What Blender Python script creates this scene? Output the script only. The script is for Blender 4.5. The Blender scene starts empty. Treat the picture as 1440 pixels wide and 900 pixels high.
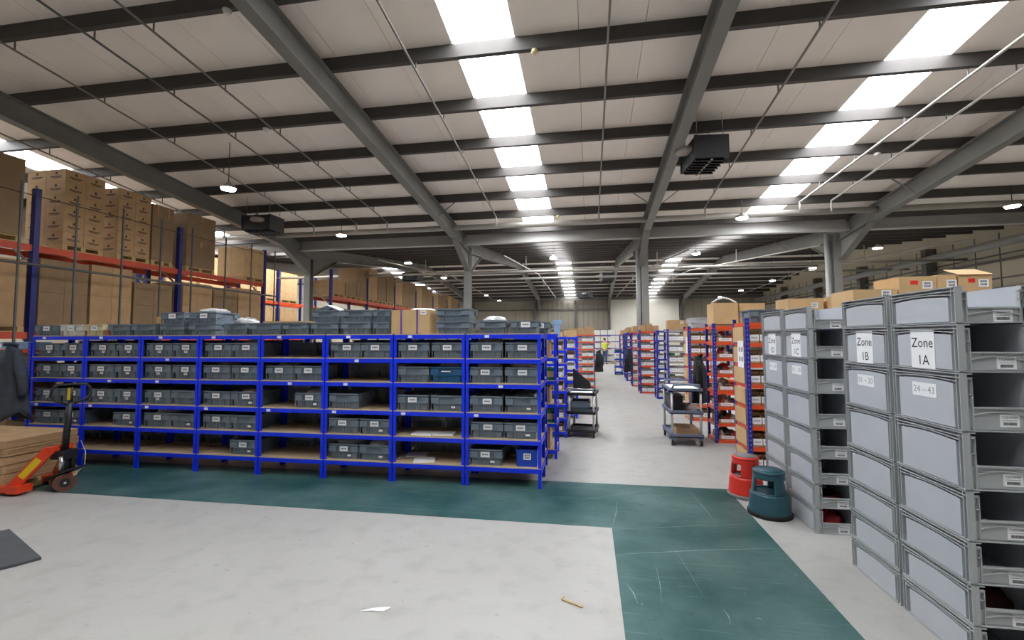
import bpy, math, random
from mathutils import Vector, Matrix
random.seed(7)
S = bpy.context.scene
COL = S.collection
# ---------------------------------------------------------------- camera
YAW, PITCH, ROLL = .16596, .05563, -.00322
fw = Vector((-math.sin(YAW)*math.cos(PITCH), math.cos(YAW)*math.cos(PITCH), math.sin(PITCH)))
rt = Vector((math.cos(YAW), math.sin(YAW), 0))
up = rt.cross(fw)
r2 = rt*math.cos(ROLL)+up*math.sin(ROLL)
u2 = up*math.cos(ROLL)-rt*math.sin(ROLL)
cd = bpy.data.cameras.new('camera'); cam = bpy.data.objects.new('camera', cd); COL.objects.link(cam)
M = Matrix((r2, u2, -fw)).transposed().to_4x4(); M.translation = Vector((0, 0, 1.768)); cam.matrix_world = M
cd.sensor_width = 36; cd.lens = 36*643.1/1440; cd.shift_y = -10.7/1440; cd.clip_end = 200; cd.clip_start = .05
S.camera = cam
# ---------------------------------------------------------------- world, exposure, light levels
SKYLIGHT = 14.0      # daylight coming through the roof lights
LAMP = 45.0          # high-bay LED fittings
w = bpy.data.worlds.new('world'); S.world = w; w.use_nodes = True
w.node_tree.nodes['Background'].inputs[0].default_value = (.75, .85, 1, 1)
w.node_tree.nodes['Background'].inputs[1].default_value = .6
S.view_settings.view_transform = 'Standard'; S.view_settings.look = 'None'
S.view_settings.gamma = 1; S.view_settings.use_curve_mapping = False
S.view_settings.exposure = 0.38
# ---------------------------------------------------------------- materials
def lin(c):
    return tuple(((v/255)/12.92 if v/255 <= .04045 else ((v/255+.055)/1.055)**2.4) for v in c)+(1,)
MATS = {}
def mat(name, rgb, rough=.5, metal=0, var=.12, scale=6., bump=0., emit=None, spec=.5, detail=4, stretch=None, trans=0):
    if name in MATS: return MATS[name]
    m = bpy.data.materials.new(name); m.use_nodes = True; nt = m.node_tree; b = nt.nodes['Principled BSDF']
    c = lin(rgb)
    b.inputs['Roughness'].default_value = rough; b.inputs['Metallic'].default_value = metal
    b.inputs['Specular IOR Level'].default_value = spec
    if trans: b.inputs['Transmission Weight'].default_value = trans
    b.inputs['Base Color'].default_value = c
    if var > 0 or bump:
        tc = nt.nodes.new('ShaderNodeTexCoord'); n = nt.nodes.new('ShaderNodeTexNoise')
        n.inputs['Scale'].default_value = scale; n.inputs['Detail'].default_value = detail
        src = tc.outputs['Object']
        if stretch:
            mp = nt.nodes.new('ShaderNodeMapping'); mp.inputs['Scale'].default_value = stretch
            nt.links.new(src, mp.inputs[0]); src = mp.outputs[0]
        nt.links.new(src, n.inputs['Vector'])
        if var > 0:
            r = nt.nodes.new('ShaderNodeValToRGB'); r.color_ramp.elements[0].position = .3; r.color_ramp.elements[1].position = .7
            r.color_ramp.elements[0].color = tuple(v*(1-var) for v in c[:3])+(1,)
            r.color_ramp.elements[1].color = tuple(min(1, v*(1+var)) for v in c[:3])+(1,)
            nt.links.new(n.outputs[0], r.inputs[0]); nt.links.new(r.outputs[0], b.inputs['Base Color'])
        if bump:
            bp = nt.nodes.new('ShaderNodeBump'); bp.inputs['Strength'].default_value = bump; bp.inputs['Distance'].default_value = .01
            nt.links.new(n.outputs[0], bp.inputs['Height']); nt.links.new(bp.outputs[0], b.inputs['Normal'])
    if emit:
        b.inputs['Emission Color'].default_value = c; b.inputs['Emission Strength'].default_value = emit
    MATS[name] = m; return m
def scuffed(name, base, light, dark, rough, sc=1.0, amount=.5):
    """painted or bare concrete: mottling, small stains, thin scratches with their own shapes"""
    m = bpy.data.materials.new(name); m.use_nodes = True; nt = m.node_tree; b = nt.nodes['Principled BSDF']
    tc = nt.nodes.new('ShaderNodeTexCoord')
    def noise(scale, det=6, st=None, rot=0, dist=0):
        mp = nt.nodes.new('ShaderNodeMapping'); mp.inputs['Scale'].default_value = st or (1, 1, 1); mp.inputs['Rotation'].default_value = (0, 0, rot)
        nt.links.new(tc.outputs['Object'], mp.inputs[0])
        n = nt.nodes.new('ShaderNodeTexNoise'); n.inputs['Scale'].default_value = scale*sc; n.inputs['Detail'].default_value = det
        n.inputs['Distortion'].default_value = dist
        nt.links.new(mp.outputs[0], n.inputs['Vector']); return n.outputs[0]
    def ramp(src, a, bb, c0=(0, 0, 0, 1), c1=(1, 1, 1, 1)):
        r = nt.nodes.new('ShaderNodeValToRGB'); r.color_ramp.elements[0].position = a; r.color_ramp.elements[1].position = bb
        r.color_ramp.elements[0].color = c0; r.color_ramp.elements[1].color = c1
        nt.links.new(src, r.inputs[0]); return r.outputs[0]
    def mix(fac, a, bb, k):
        x = nt.nodes.new('ShaderNodeMix'); x.data_type = 'RGBA'; x.blend_type = 'MIX'
        mu = nt.nodes.new('ShaderNodeMath'); mu.operation = 'MULTIPLY'; mu.inputs[1].default_value = k
        nt.links.new(fac, mu.inputs[0]); nt.links.new(mu.outputs[0], x.inputs[0])
        for s, i in ((a, 6), (bb, 7)):
            if isinstance(s, tuple): x.inputs[i].default_value = s
            else: nt.links.new(s, x.inputs[i])
        return x.outputs[2]
    B, L, D = lin(base), lin(light), lin(dark)
    c = mix(ramp(noise(.9), .35, .7), B, L, .45*amount)
    c = mix(ramp(noise(5, 8), .5, .75), c, D, .35*amount)
    for k, rot in enumerate((.25, 1.1, 2.3)):
        c = mix(ramp(noise(1.6, 3, (1, 22, 1), rot, .6), .64, .69), c, L, .26*amount)
    c = mix(ramp(noise(14, 3), .68, .74), c, D, .5*amount)
    c = mix(ramp(noise(22, 2), .70, .76), c, L, .5*amount)
    nt.links.new(c, b.inputs['Base Color'])
    rr = nt.nodes.new('ShaderNodeMapRange'); rr.inputs[3].default_value = rough-.1; rr.inputs[4].default_value = rough+.15
    nt.links.new(noise(3), rr.inputs[0]); nt.links.new(rr.outputs[0], b.inputs['Roughness'])
    b.inputs['Specular IOR Level'].default_value = .35
    MATS[name] = m; return m
CONC = scuffed('concrete', (170, 168, 163), (186, 184, 180), (124, 119, 110), .38, 1.0, .8)
GREEN = scuffed('green_floor_paint', (34, 76, 74), (122, 146, 143), (26, 56, 55), .4, 1.2, 1.0)
ROOFP = mat('roof_liner', (240, 231, 222), .6, var=.05, scale=.8)
STEEL = mat('galvanised_dark_steel', (100, 98, 95), .55, .2, var=.1, scale=3)
GSTEEL = mat('grey_painted_steel', (150, 149, 146), .5, .1, var=.08, scale=2)
COND = mat('conduit_grey', (128, 124, 118), .45, .4, var=.08)
LIGHTG = mat('light_grey_pipe', (166, 161, 153), .4, .1, var=.05)
GLOW = mat('daylit_roof_light', (246, 250, 255), .5, var=0, emit=SKYLIGHT)
LED = mat('led_lens', (255, 250, 240), .5, var=0, emit=LAMP)
WALLC = mat('cream_wall_cladding', (196, 188, 168), .6, var=.06, scale=1)
WALLD = mat('brown_grey_cladding', (150, 142, 128), .6, var=.08, scale=1)
WHITEW = mat('white_wall_board', (226, 220, 206), .6, var=.03, scale=1)
BLUE = mat('blue_rack_paint', (10, 50, 234), .42, var=.06, scale=4)
NAVY = mat('navy_upright_paint', (36, 44, 150), .4, var=.08, scale=4)
ORANGE = mat('orange_rack_paint', (226, 84, 40), .4, var=.08, scale=4)
DORANGE = mat('red_orange_beam_paint', (196, 72, 44), .45, var=.1, scale=4)
CHIP = mat('chipboard', (196, 172, 140), .75, var=.12, scale=60)
TOTE = mat('slate_tote_plastic', (112, 124, 135), .4, var=.1, scale=5)
TOTEB = mat('blue_tote_plastic', (36, 92, 132), .42, var=.1, scale=5)
BLUEBOX = mat('bright_blue_plastic', (22, 70, 190), .4, var=.06)
TOTEW = mat('white_tote_plastic', (214, 212, 206), .45, var=.06)
TOTEC = mat('cream_tote_plastic', (206, 196, 160), .45, var=.06)
EURO = mat('grey_euro_plastic', (184, 187, 193), .38, var=.04, scale=3)
EURO_SHADE = mat('grey_euro_rib_shade', (170, 173, 174), .36, var=.04, scale=3)  # same plastic as the panels; darker grey paints groove shade on ribs and lip
CARD = mat('brown_cardboard', (178, 144, 104), .8, var=.09, scale=5, bump=.05)
CARD2 = mat('pale_cardboard', (202, 168, 122), .8, var=.08, scale=5, bump=.05)
CARD3 = mat('dull_cardboard', (142, 116, 86), .8, var=.1, scale=5, bump=.05)
CARDS = mat('cardboard_sheet', (184, 150, 110), .8, var=.12, scale=9, stretch=(1, 1, 30))
PRINT = mat('black_print', (60, 50, 44), .8, var=0)
TAPE = mat('brown_parcel_tape', (176, 130, 80), .3, var=.05)
VIOLET = mat('violet_strap', (108, 84, 150), .4, var=.05)
PAPER = mat('white_paper', (238, 238, 240), .7, var=.02, scale=8)
INK = mat('ink', (34, 34, 38), .8, var=0)
FADE = mat('faded_ink', (150, 150, 154), .8, var=0)
BLACK = mat('black_plastic', (30, 31, 33), .45, var=.1)
BLACKC = mat('black_cloth', (26, 27, 30), .9, var=.2, scale=12, bump=.3)
RUBBER = mat('black_rubber', (24, 24, 25), .8, var=.1)
CHROME = mat('bright_steel', (190, 190, 188), .25, .9, var=.05)
ALU = mat('aluminium_post', (192, 192, 190), .35, .6, var=.05)
CARTB = mat('slate_blue_cart_plastic', (104, 116, 138), .5, var=.06)
REDT = mat('truck_red_paint', (218, 66, 32), .38, var=.06)
YELL = mat('yellow_sticker', (222, 190, 30), .5, var=.05)
WHEEL = mat('brown_polyurethane', (96, 58, 46), .5, var=.1)
TEAL = mat('teal_stool_plastic', (44, 84, 96), .4, var=.06, scale=4)
RED = mat('red_stool_plastic', (224, 52, 40), .4, var=.05, scale=4)
GREYTOP = mat('grey_anti_slip_pad', (128, 126, 124), .9, var=.25, scale=60, bump=.3)
WOOD = mat('pallet_wood', (186, 156, 110), .8, var=.15, scale=8, stretch=(1, 6, 6))
JACKET = mat('dark_slate_cloth', (66, 72, 82), .95, var=.15, scale=14, bump=.4)
MATM = mat('dark_rubber_mat', (74, 76, 80), .8, var=.1)
BAG = mat('clear_poly_bag', (228, 228, 230), .25, var=.1, scale=20)
DARKRED = mat('dark_red_goods', (84, 26, 22), .6, var=.2, scale=12)
REDGOODS = mat('red_goods', (186, 44, 36), .5, var=.2, scale=12)
GREENB = mat('green_box', (20, 110, 70), .6, var=.08)
SKYB = mat('light_blue_packaging', (140, 176, 214), .5, var=.06)
SKIN = mat('skin', (196, 150, 124), .6, var=.03)
HIVIS = mat('hi_vis_yellow', (206, 224, 60), .7, var=.06)
DENIM = mat('denim', (58, 82, 118), .85, var=.1)
HAIR = mat('dark_hair', (34, 28, 26), .7, var=.1)
DARKGOODS = mat('dark_bagged_goods', (54, 54, 60), .35, var=.3, scale=14, bump=.4)
MULTI = mat('pale_bagged_goods', (196, 178, 172), .4, var=.3, scale=18, bump=.4)
# ---------------------------------------------------------------- mesh builder
class MB:
    def __init__(s): s.v = []; s.f = []; s.sm = []; s.mi = []; s.cur = 0
    def add(s, vs, fs, smooth=False):
        o = len(s.v); s.v += [tuple(v) for v in vs]
        for f in fs: s.f.append([i+o for i in f]); s.sm.append(smooth); s.mi.append(s.cur)
        return s
    def box(s, x0, x1, y0, y1, z0, z1):
        return s.add([(x0,y0,z0),(x1,y0,z0),(x1,y1,z0),(x0,y1,z0),(x0,y0,z1),(x1,y0,z1),(x1,y1,z1),(x0,y1,z1)],
            [(0,3,2,1),(4,5,6,7),(0,1,5,4),(1,2,6,5),(2,3,7,6),(3,0,4,7)])
    def cbox(s, c, d, ax=None):
        """box centred at c, full size d, optional 3x3 axes"""
        c = Vector(c); X, Y, Z = ax or (Vector((1,0,0)), Vector((0,1,0)), Vector((0,0,1)))
        vs = [c+X*(a*d[0]/2)+Y*(b*d[1]/2)+Z*(e*d[2]/2) for e in (-1,1) for a, b in ((-1,-1),(1,-1),(1,1),(-1,1))]
        return s.add(vs, [(0,3,2,1),(4,5,6,7),(0,1,5,4),(1,2,6,5),(2,3,7,6),(3,0,4,7)])
    def bar(s, a, b, wd, ht, upv=(0,0,1)):
        a, b = Vector(a), Vector(b); X = (b-a).normalized(); Z = Vector(upv); Y = Z.cross(X)
        if Y.length < 1e-4: Y = Vector((0,1,0)).cross(X)
        Y.normalize(); Z = X.cross(Y)
        return s.cbox((a+b)/2, ((b-a).length, wd, ht), (X, Y, Z))
    def frustum(s, x0, x1, y0, y1, z0, z1, ins):
        return s.add([(x0+ins,y0+ins,z0),(x1-ins,y0+ins,z0),(x1-ins,y1-ins,z0),(x0+ins,y1-ins,z0),(x0,y0,z1),(x1,y0,z1),(x1,y1,z1),(x0,y1,z1)],
            [(0,3,2,1),(4,5,6,7),(0,1,5,4),(1,2,6,5),(2,3,7,6),(3,0,4,7)])
    def tube(s, pts, r, n=8, caps=True):
        pts = [Vector(p) for p in pts]; rings = []; rr = r if isinstance(r, (list, tuple)) else [r]*len(pts)
        up0 = None
        for i, p in enumerate(pts):
            d = (pts[min(i+1, len(pts)-1)]-pts[max(i-1, 0)]).normalized()
            if up0 is None:
                up0 = Vector((0,0,1)) if abs(d.z) < .9 else Vector((1,0,0))
            u = up0-d*up0.dot(d)
            if u.length < 1e-3: u = Vector((0,1,0))-d*d.y
            u.normalize(); v = d.cross(u); up0 = u
            rings.append([p+(u*math.cos(2*math.pi*k/n)+v*math.sin(2*math.pi*k/n))*rr[i] for k in range(n)])
        o = len(s.v); s.v += [tuple(q) for ring in rings for q in ring]
        for i in range(len(pts)-1):
            for k in range(n):
                s.f.append([o+i*n+k, o+i*n+(k+1)%n, o+(i+1)*n+(k+1)%n, o+(i+1)*n+k]); s.sm.append(n > 5); s.mi.append(s.cur)
        if caps:
            s.f.append([o+k for k in range(n)][::-1]); s.sm.append(False); s.mi.append(s.cur)
            s.f.append([o+(len(pts)-1)*n+k for k in range(n)]); s.sm.append(False); s.mi.append(s.cur)
        return s
    def lathe(s, prof, n=24, c=(0,0,0), cap=True, sx=1, sy=1):
        o = len(s.v)
        for r, z in prof:
            for k in range(n):
                a = 2*math.pi*k/n; s.v.append((c[0]+r*sx*math.cos(a), c[1]+r*sy*math.sin(a), c[2]+z))
        for i in range(len(prof)-1):
            for k in range(n):
                s.f.append([o+i*n+k, o+i*n+(k+1)%n, o+(i+1)*n+(k+1)%n, o+(i+1)*n+k]); s.sm.append(True); s.mi.append(s.cur)
        if cap:
            s.f.append([o+k for k in range(n)][::-1]); s.sm.append(False); s.mi.append(s.cur)
            s.f.append([o+(len(prof)-1)*n+k for k in range(n)]); s.sm.append(False); s.mi.append(s.cur)
        return s
    def prism(s, poly, ax, t0, t1):
        """extrude a 2D polygon (list of (a,b)) along axis ax ('x','y','z') from t0 to t1"""
        def P(a, b, t): return {'x': (t, a, b), 'y': (a, t, b), 'z': (a, b, t)}[ax]
        n = len(poly); vs = [P(a, b, t0) for a, b in poly]+[P(a, b, t1) for a, b in poly]
        fs = [list(range(n))[::-1], list(range(n, 2*n))]+[[i, (i+1)%n, n+(i+1)%n, n+i] for i in range(n)]
        return s.add(vs, fs)
    def mesh(s, name, *ms):
        me = bpy.data.meshes.new(name); me.from_pydata(s.v, [], s.f)
        me.polygons.foreach_set('use_smooth', s.sm); me.polygons.foreach_set('material_index', s.mi)
        for m in ms: me.materials.append(m)
        import bmesh
        bm = bmesh.new(); bm.from_mesh(me); bmesh.ops.recalc_face_normals(bm, faces=bm.faces); bm.to_mesh(me); bm.free()
        return me
    def build(s, name, m, parent=None, loc=None, rz=0):
        return obj(name, s.mesh(name, *(m if isinstance(m, (list, tuple)) else (m,))), parent, loc, rz)
def obj(name, me, parent=None, loc=None, rz=0):
    o = bpy.data.objects.new(name, me); COL.objects.link(o)
    if parent is not None: o.parent = parent
    if loc is not None: o.location = loc
    if rz: o.rotation_euler = (0, 0, rz)
    return o
def tag(o, label=None, cat=None, group=None, kind=None):
    if label: o['label'] = label
    if cat: o['category'] = cat
    if group: o['group'] = group
    if kind: o['kind'] = kind
    return o
def thing(name, label, cat, loc=(0,0,0), rz=0, group=None):
    return tag(obj(name, None, None, loc, rz), label, cat, group)
def struct(o, label=None, cat=None): return tag(o, label, cat, kind='structure')
def copy_tree(o, parent=None):
    c = o.copy(); COL.objects.link(c); c.parent = parent
    for ch in list(o.children): copy_tree(ch, c)
    return c
def text_mesh(name, s, size, m):
    cu = bpy.data.curves.new(name, 'FONT'); cu.body = s; cu.size = size; cu.align_x = 'CENTER'; cu.align_y = 'CENTER'; cu.resolution_u = 2
    t = bpy.data.objects.new(name, cu); COL.objects.link(t); bpy.context.view_layer.update()
    me = bpy.data.meshes.new_from_object(t.evaluated_get(bpy.context.evaluated_depsgraph_get()))
    bpy.data.objects.remove(t); me.name = name; me.materials.clear(); me.materials.append(m); return me
ORD = ['first','second','third','fourth','fifth','sixth','seventh','eighth','ninth','tenth','eleventh','twelfth']
# ================================================================ STRUCTURE
XL, XR, YF, YB = -17.5, 13.9, -8.8, 40.0
RIDGE1, VALLEY, RIDGE2, SL = 3.4, 15.6, 27.8, .105
def roofz(y):
    return 7.0-SL*3.4-SL*abs(y-RIDGE1)+SL*3.4-SL*0 if y <= VALLEY else None
def roofz(y):
    zr = 7.0-SL*RIDGE1
    return zr-SL*abs(y-RIDGE1) if y <= VALLEY else zr-SL*abs(y-RIDGE2)
fl = struct(MB().box(XL-.3, XR+.3, YF-.3, YB+.3, -.25, 0).build('floor', CONC), 'pale grey scuffed concrete warehouse floor', 'floor')
gp = MB().add([(-9.4,4.45,.001),(.19,4.45,.001),(.19,-6,.001),(1.57,-6,.001),(1.57,5.77,.001),(-9.4,5.70,.001)], [(0,1,4,5),(1,2,3,4)])
g = gp.build('floor_paint', GREEN, fl); tag(g, 'dark green scratched walkway paint')
SCR = mat('paint_scratch', (126, 148, 146), .6, var=.2, scale=30)
for (xa, ya), (xb, yb), sw in [((.2,3.92),(1.56,4.25),.012),((1.11,5.65),(1.17,4.71),.008),((.24,3.49),(.3,3.23),.009),((.49,3.79),(.46,3.27),.005),((.2,4.41),(1.55,4.76),.007),((-.23,5.06),(.86,5.71),.006),((.28,5.17),(.2,4.49),.006),((.84,3.26),(.84,3.1),.008),((1.01,3.19),(1.05,3.17),.012),((-2.21,5.12),(-1.48,5.0),.006),((-1.32,4.7),(-.55,5.15),.006),((-3.93,4.85),(-3.2,4.73),.006),((.6,5.57),(.83,5.25),.005),((.69,4.06),(.75,3.39),.004),((-5.2,5.1),(-4.1,5.2),.008),((-3.0,4.55),(-1.2,4.62),.006)]:
    d_ = Vector((xb-xa, yb-ya, 0)); nn = Vector((-d_.y, d_.x, 0)).normalized()*sw/2; a_, b_ = Vector((xa, ya, .0022)), Vector((xb, yb, .0022)); m_ = (a_+b_)/2+nn*3
    MB().add([a_-nn*.3, m_-nn, b_-nn*.2, b_+nn*.2, m_+nn, a_+nn*.3], [(0,1,2,3,4,5)]).build('scratch', SCR, fl)
# --- walls
def wall(name, b, m, label): return struct(b.build(name, m), label, 'wall')
wl = wall('wall_left', MB().box(XL-.2, XL, YF, YB, 0, 6.9), WALLC, 'cream clad wall behind the tall pallet racking')
wf = wall('wall_front', MB().box(XL, XR, YF-.2, YF, 0, 6.9), WALLC, 'cream clad wall at the camera end of the warehouse')
wb = wall('wall_back', MB().box(XL, XR, YB, YB+.2, 0, 6.9), WALLD, 'ribbed brown-grey clad end wall at the far end')
wr = wall('wall_right', MB().box(XR, XR+.2, YF, YB, 0, 6.9), WALLC, 'cream clad side wall with dark rails on the right')
# back wall cladding: vertical ribs and rails, white board section
ribme = MB().prism([(-.05,0),(-.03,-.05),(.03,-.05),(.05,0)], 'z', 0, 5.3).mesh('cladding_rib', WALLD)
x = XL+.3
while x < 1.75:
    obj('cladding_rib', ribme, wb, (x, YB, 0)); x += .42 if x > -6 else .9
for k in range(8): obj('cladding_rib', ribme, wb, (7.8+k*.75, YB, 0))
for z in (2.35, 4.15): MB().box(XL, 1.8, YB-.16, YB-.06, z, z+.1).build('cladding_rail', STEEL, wb)
MB().box(1.85, 7.45, YB-.14, YB-.005, 0, 5.1).build('wall_board', WHITEW, wb)
for xx in (-4.6, 1.72, 7.6, -10.4): MB().box(xx-.1, xx+.1, YB-.3, YB-.06, 0, 5.2).build('wall_post', STEEL, wb)
MB().box(-1.2, -1.05, YB-.3, YB-.1, 2.4, 5.2).build('drain_pipe', STEEL, wb)
# right wall: panels with dark joints, rails, posts
pm = MB().box(-.03, 0, .012, .988, 0, .97).mesh('cladding_panel', WALLC)
jm = MB().box(-.045, 0, -.02, .02, 0, 5.3).mesh('panel_joint', STEEL)
for y in range(13, 40):
    obj('panel_joint', jm, wr, (XR, y, 0))
    for k in range(5): 
        p = obj('cladding_panel', pm, wr, (XR, y, 1.45+k*.97*.8)); p.scale.z = .8
for z in (1.42, 2.2, 2.98, 3.75, 4.55): MB().box(XR-.05, XR, 13, YB, z-.025, z+.025).build('cladding_rail', STEEL, wr)
for z in (3.35, 4.3): MB().box(XR-.22, XR-.06, 13, YB, z, z+.07).build('sheeting_rail', STEEL, wr)
for y in (15.6, 21.0, 25.6, 30.2, 35): MB().box(XR-.42, XR-.04, y-.14, y+.14, 0, 5.3).build('wall_post', STEEL, wr)
# baseboard-less. --- ceiling: sheets, purlins, rafters
ceil = struct(thing('ceiling', 'pale liner sheet roof with dark purlins and steel rafters', 'ceiling'))
SKX = [(-2.02, -1.05), (4.70, 5.63), (-13.72, -12.72)]
SKY0 = -2.2   # unseen roof lights added behind the ridge end here; length set for fill
slopes = [(YF, SKY0), (SKY0, RIDGE1), (RIDGE1, VALLEY), (VALLEY, RIDGE2), (RIDGE2, YB)]
def slope_pt(y): return roofz(y)
sheet_cache = {}
def sheet(x0, x1, y0, y1, name, m, parent, th=.06):
    z0, z1 = roofz(y0+1e-6 if y0 >= VALLEY else y0), roofz(y1)
    if abs(y0-VALLEY) < 1e-6: z0 = roofz(VALLEY)
    key = (round(x1-x0, 3), y0, y1, m.name)
    if key not in sheet_cache:
        b = MB(); wd = x1-x0
        b.add([(0,y0,z0),(wd,y0,z0),(wd,y1,z1),(0,y1,z1),(0,y0,z0+th),(wd,y0,z0+th),(wd,y1,z1+th),(0,y1,z1+th)],
              [(0,3,2,1),(4,5,6,7),(0,1,5,4),(1,2,6,5),(2,3,7,6),(3,0,4,7)])
        sheet_cache[key] = b.mesh(name, m)
    return obj(name, sheet_cache[key], parent, (x0, 0, 0))
edges = sorted([XL-.1]+[e for s in SKX for e in s]+[XR+.1])
for (y0, y1) in slopes:
    i = 0
    segs = []
    prev = XL-.1
    for a, b in (sorted(SKX) if y0 > YF else []):
        segs.append((prev, a)); prev = b
    segs.append((prev, XR+.1))
    for a, b in segs:
        n = max(1, round((b-a)/1.0)); wd = (b-a)/n
        for k in range(n): sheet(a+k*wd+.004, a+(k+1)*wd-.004, y0, y1, 'roof_sheet', ROOFP, ceil)
# opaque outer deck over the joints
for (y0, y1) in slopes:
    b = MB(); z0, z1 = roofz(y0)+.1, roofz(y1)+.1
    b.add([(XL-.2,y0,z0),(XR+.2,y0,z0),(XR+.2,y1,z1),(XL-.2,y1,z1),(XL-.2,y0,z0+.05),(XR+.2,y0,z0+.05),(XR+.2,y1,z1+.05),(XL-.2,y1,z1+.05)],
          [(0,3,2,1),(4,5,6,7),(0,1,5,4),(1,2,6,5),(2,3,7,6),(3,0,4,7)])
    b.build('roof_deck', STEEL, ceil)
# purlins
purl_y = []
y = 6.62
while y-1.355 > YF: y -= 1.355
while y < VALLEY-.5: purl_y.append(y); y += 1.355
y = VALLEY+1.0
while y < YB: purl_y.append(y); y += 1.27
PD = .21
pmesh = MB().prism([(-.04,0),(.035,0),(.035,-.02),(-.02,-.02),(-.02,-PD+.02),(.05,-PD+.02),(.05,-PD),(-.04,-PD)], 'x', XL, XR).mesh('purlin', mat('dark_purlin_steel', (72, 68, 65), .6, .2, var=.08, scale=3))
for y in purl_y: obj('purlin', pmesh, ceil, (0, y, roofz(y)))
# skylights: roof windows split into panes by the purlins
wi = 0
for sx, (a, b) in enumerate(SKX):
    for (y0, y1) in [(SKY0, RIDGE1)]+slopes[2:]:
        wi += 1
        wn = struct(thing('window_%d' % wi, 'strip of bright daylit roof light panes', 'window'))
        cuts = [y0]+[p for p in purl_y if y0 < p < y1]+[y1]
        for c0, c1 in zip(cuts[:-1], cuts[1:]):
            if c1-c0 < .1: continue
            z0, z1 = roofz(max(c0, y0)), roofz(c1)
            mbx = MB()
            mbx.add([(a+.02,c0+.01,z0+.02),(b-.02,c0+.01,z0+.02),(b-.02,c1-.01,z1+.02),(a+.02,c1-.01,z1+.02),(a+.02,c0+.01,z0+.04),(b-.02,c0+.01,z0+.04),(b-.02,c1-.01,z1+.04),(a+.02,c1-.01,z1+.04)],
                [(0,3,2,1),(4,5,6,7),(0,1,5,4),(1,2,6,5),(2,3,7,6),(3,0,4,7)])
            mbx.build('pane', GLOW, wn)
# rafters (I section) with haunches and stays
RX = [-16.4, -10.27, -4.17, 1.74, 7.72]
CX = [-10.42, -4.22, 1.86, 7.66]
def rafter_mesh():
    b = MB(); D = .42
    for (y0, y1) in slopes:
        z0, z1 = roofz(y0)-.2, roofz(y1)-.2
        for (hw, t0, t1) in ((.1, 0, -.02), (.012, -.02, -D+.02), (.1, -D+.02, -D)):
            b.add([(-hw,y0,z0+t1),(hw,y0,z0+t1),(hw,y1,z1+t1),(-hw,y1,z1+t1),(-hw,y0,z0+t0),(hw,y0,z0+t0),(hw,y1,z1+t0),(-hw,y1,z1+t0)],
                  [(0,3,2,1),(4,5,6,7),(0,1,5,4),(1,2,6,5),(2,3,7,6),(3,0,4,7)])
    for yc, ss in ((VALLEY, (-1, 1)), (YB, (-1,)), (YF, (1,))):
        for s in ss:   # haunch: triangular web plate and its flange
            zt = roofz(yc)-.2-D
            ya, yb2 = yc+s*.12, yc+s*1.75
            zb, zc = zt-.62, roofz(yb2)-.2-D
            b.prism([(ya, zt), (ya, zb), (yb2, zc)], 'x', -.012, .012)
            b.bar((0, ya, zb), (0, yb2, zc), .2, .022)
    return b.mesh('rafter', mat('rafter_grey_paint', (118, 116, 111), .5, .1, var=.1, scale=2))
rm = rafter_mesh()
for x in RX: obj('rafter', rm, ceil, (x, 0, 0))
stay = MB()
for s in (-1, 1): stay.bar((s*.6, 0, -.19), (s*.06, 0, -.6), .05, .012)
stm = stay.mesh('fly_brace', STEEL)
for x in RX:
    for y in [p for p in purl_y if 11.5 < p < 12.8 or 18.5 < p < 19.8]: obj('fly_brace', stm, ceil, (x, y, roofz(y)))
# gutter beam in the valley and box trunking in front of it
vb = MB().box(XL, XR, 14.86, 15.06, 5.36, 5.4).box(XL, XR, 14.95, 14.97, 4.98, 5.36).box(XL, XR, 14.86, 15.06, 4.93, 4.98)
struct(vb.build('valley_beam', mat('pale_grey_steel', (176,174,170), .5, .1, var=.06, scale=1)), 'grey steel beam spanning all columns under the roof valley', 'beam')
struct(MB().tube([(XL, 13.62, 5.2), (XR, 13.62, 5.2)], .085, 12).build('service_pipe', LIGHTG), 'pale round service pipe running crosswise below the near roof', 'pipe')
struct(MB().tube([(XL, 19.4, 4.62), (XR, 19.4, 4.62)], .05, 8).build('service_pipe', LIGHTG), 'thin pale crosswise pipe just beyond the columns', 'pipe')
struct(MB().tube([(XL, 22.5, 4.72), (XR, 22.5, 4.72)], .05, 8).build('service_pipe', LIGHTG), 'thin pale crosswise pipe further beyond the columns', 'pipe')
struct(MB().box(XL, XR, 39.3, 39.5, 4.95, 5.15).build('end_beam', STEEL), 'dark beam across the top of the far wall', 'beam')
# columns
colm = MB().box(-.115,.115,-.13,-.11,0,5.0).box(-.115,.115,.11,.13,0,5.0).box(-.01,.01,-.11,.11,0,5.0).box(-.2,.2,-.2,.2,0,.02)
colme = colm.mesh('column', GSTEEL)
cl = ['beside the orange pallet racking', 'behind the stacked slate totes', 'with two pipes beside the central aisle', 'with a pipe behind the grey bin stacks']
for x, t in zip(CX, cl):
    struct(obj('column', colme, None, (x, VALLEY+.1, 0)), 'grey steel I-section column '+t, 'column')
for x, n, hz in ((1.66, 1, 4.7), (7.42, 1, 5.0)):
    struct(MB().tube([(x, 15.66, 0), (x, 15.66, hz)], .085, 12).build('drain_pipe', GSTEEL), 'grey round downpipe against the %s column' % ('aisle' if x < 3 else 'right hand'), 'pipe')
# wall duct on the right
struct(MB().tube([(13.3, 13, 4.83), (13.3, 39.5, 4.75)], .14, 10).build('wall_duct', GSTEEL), 'long grey round duct running along the right wall', 'duct')
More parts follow.
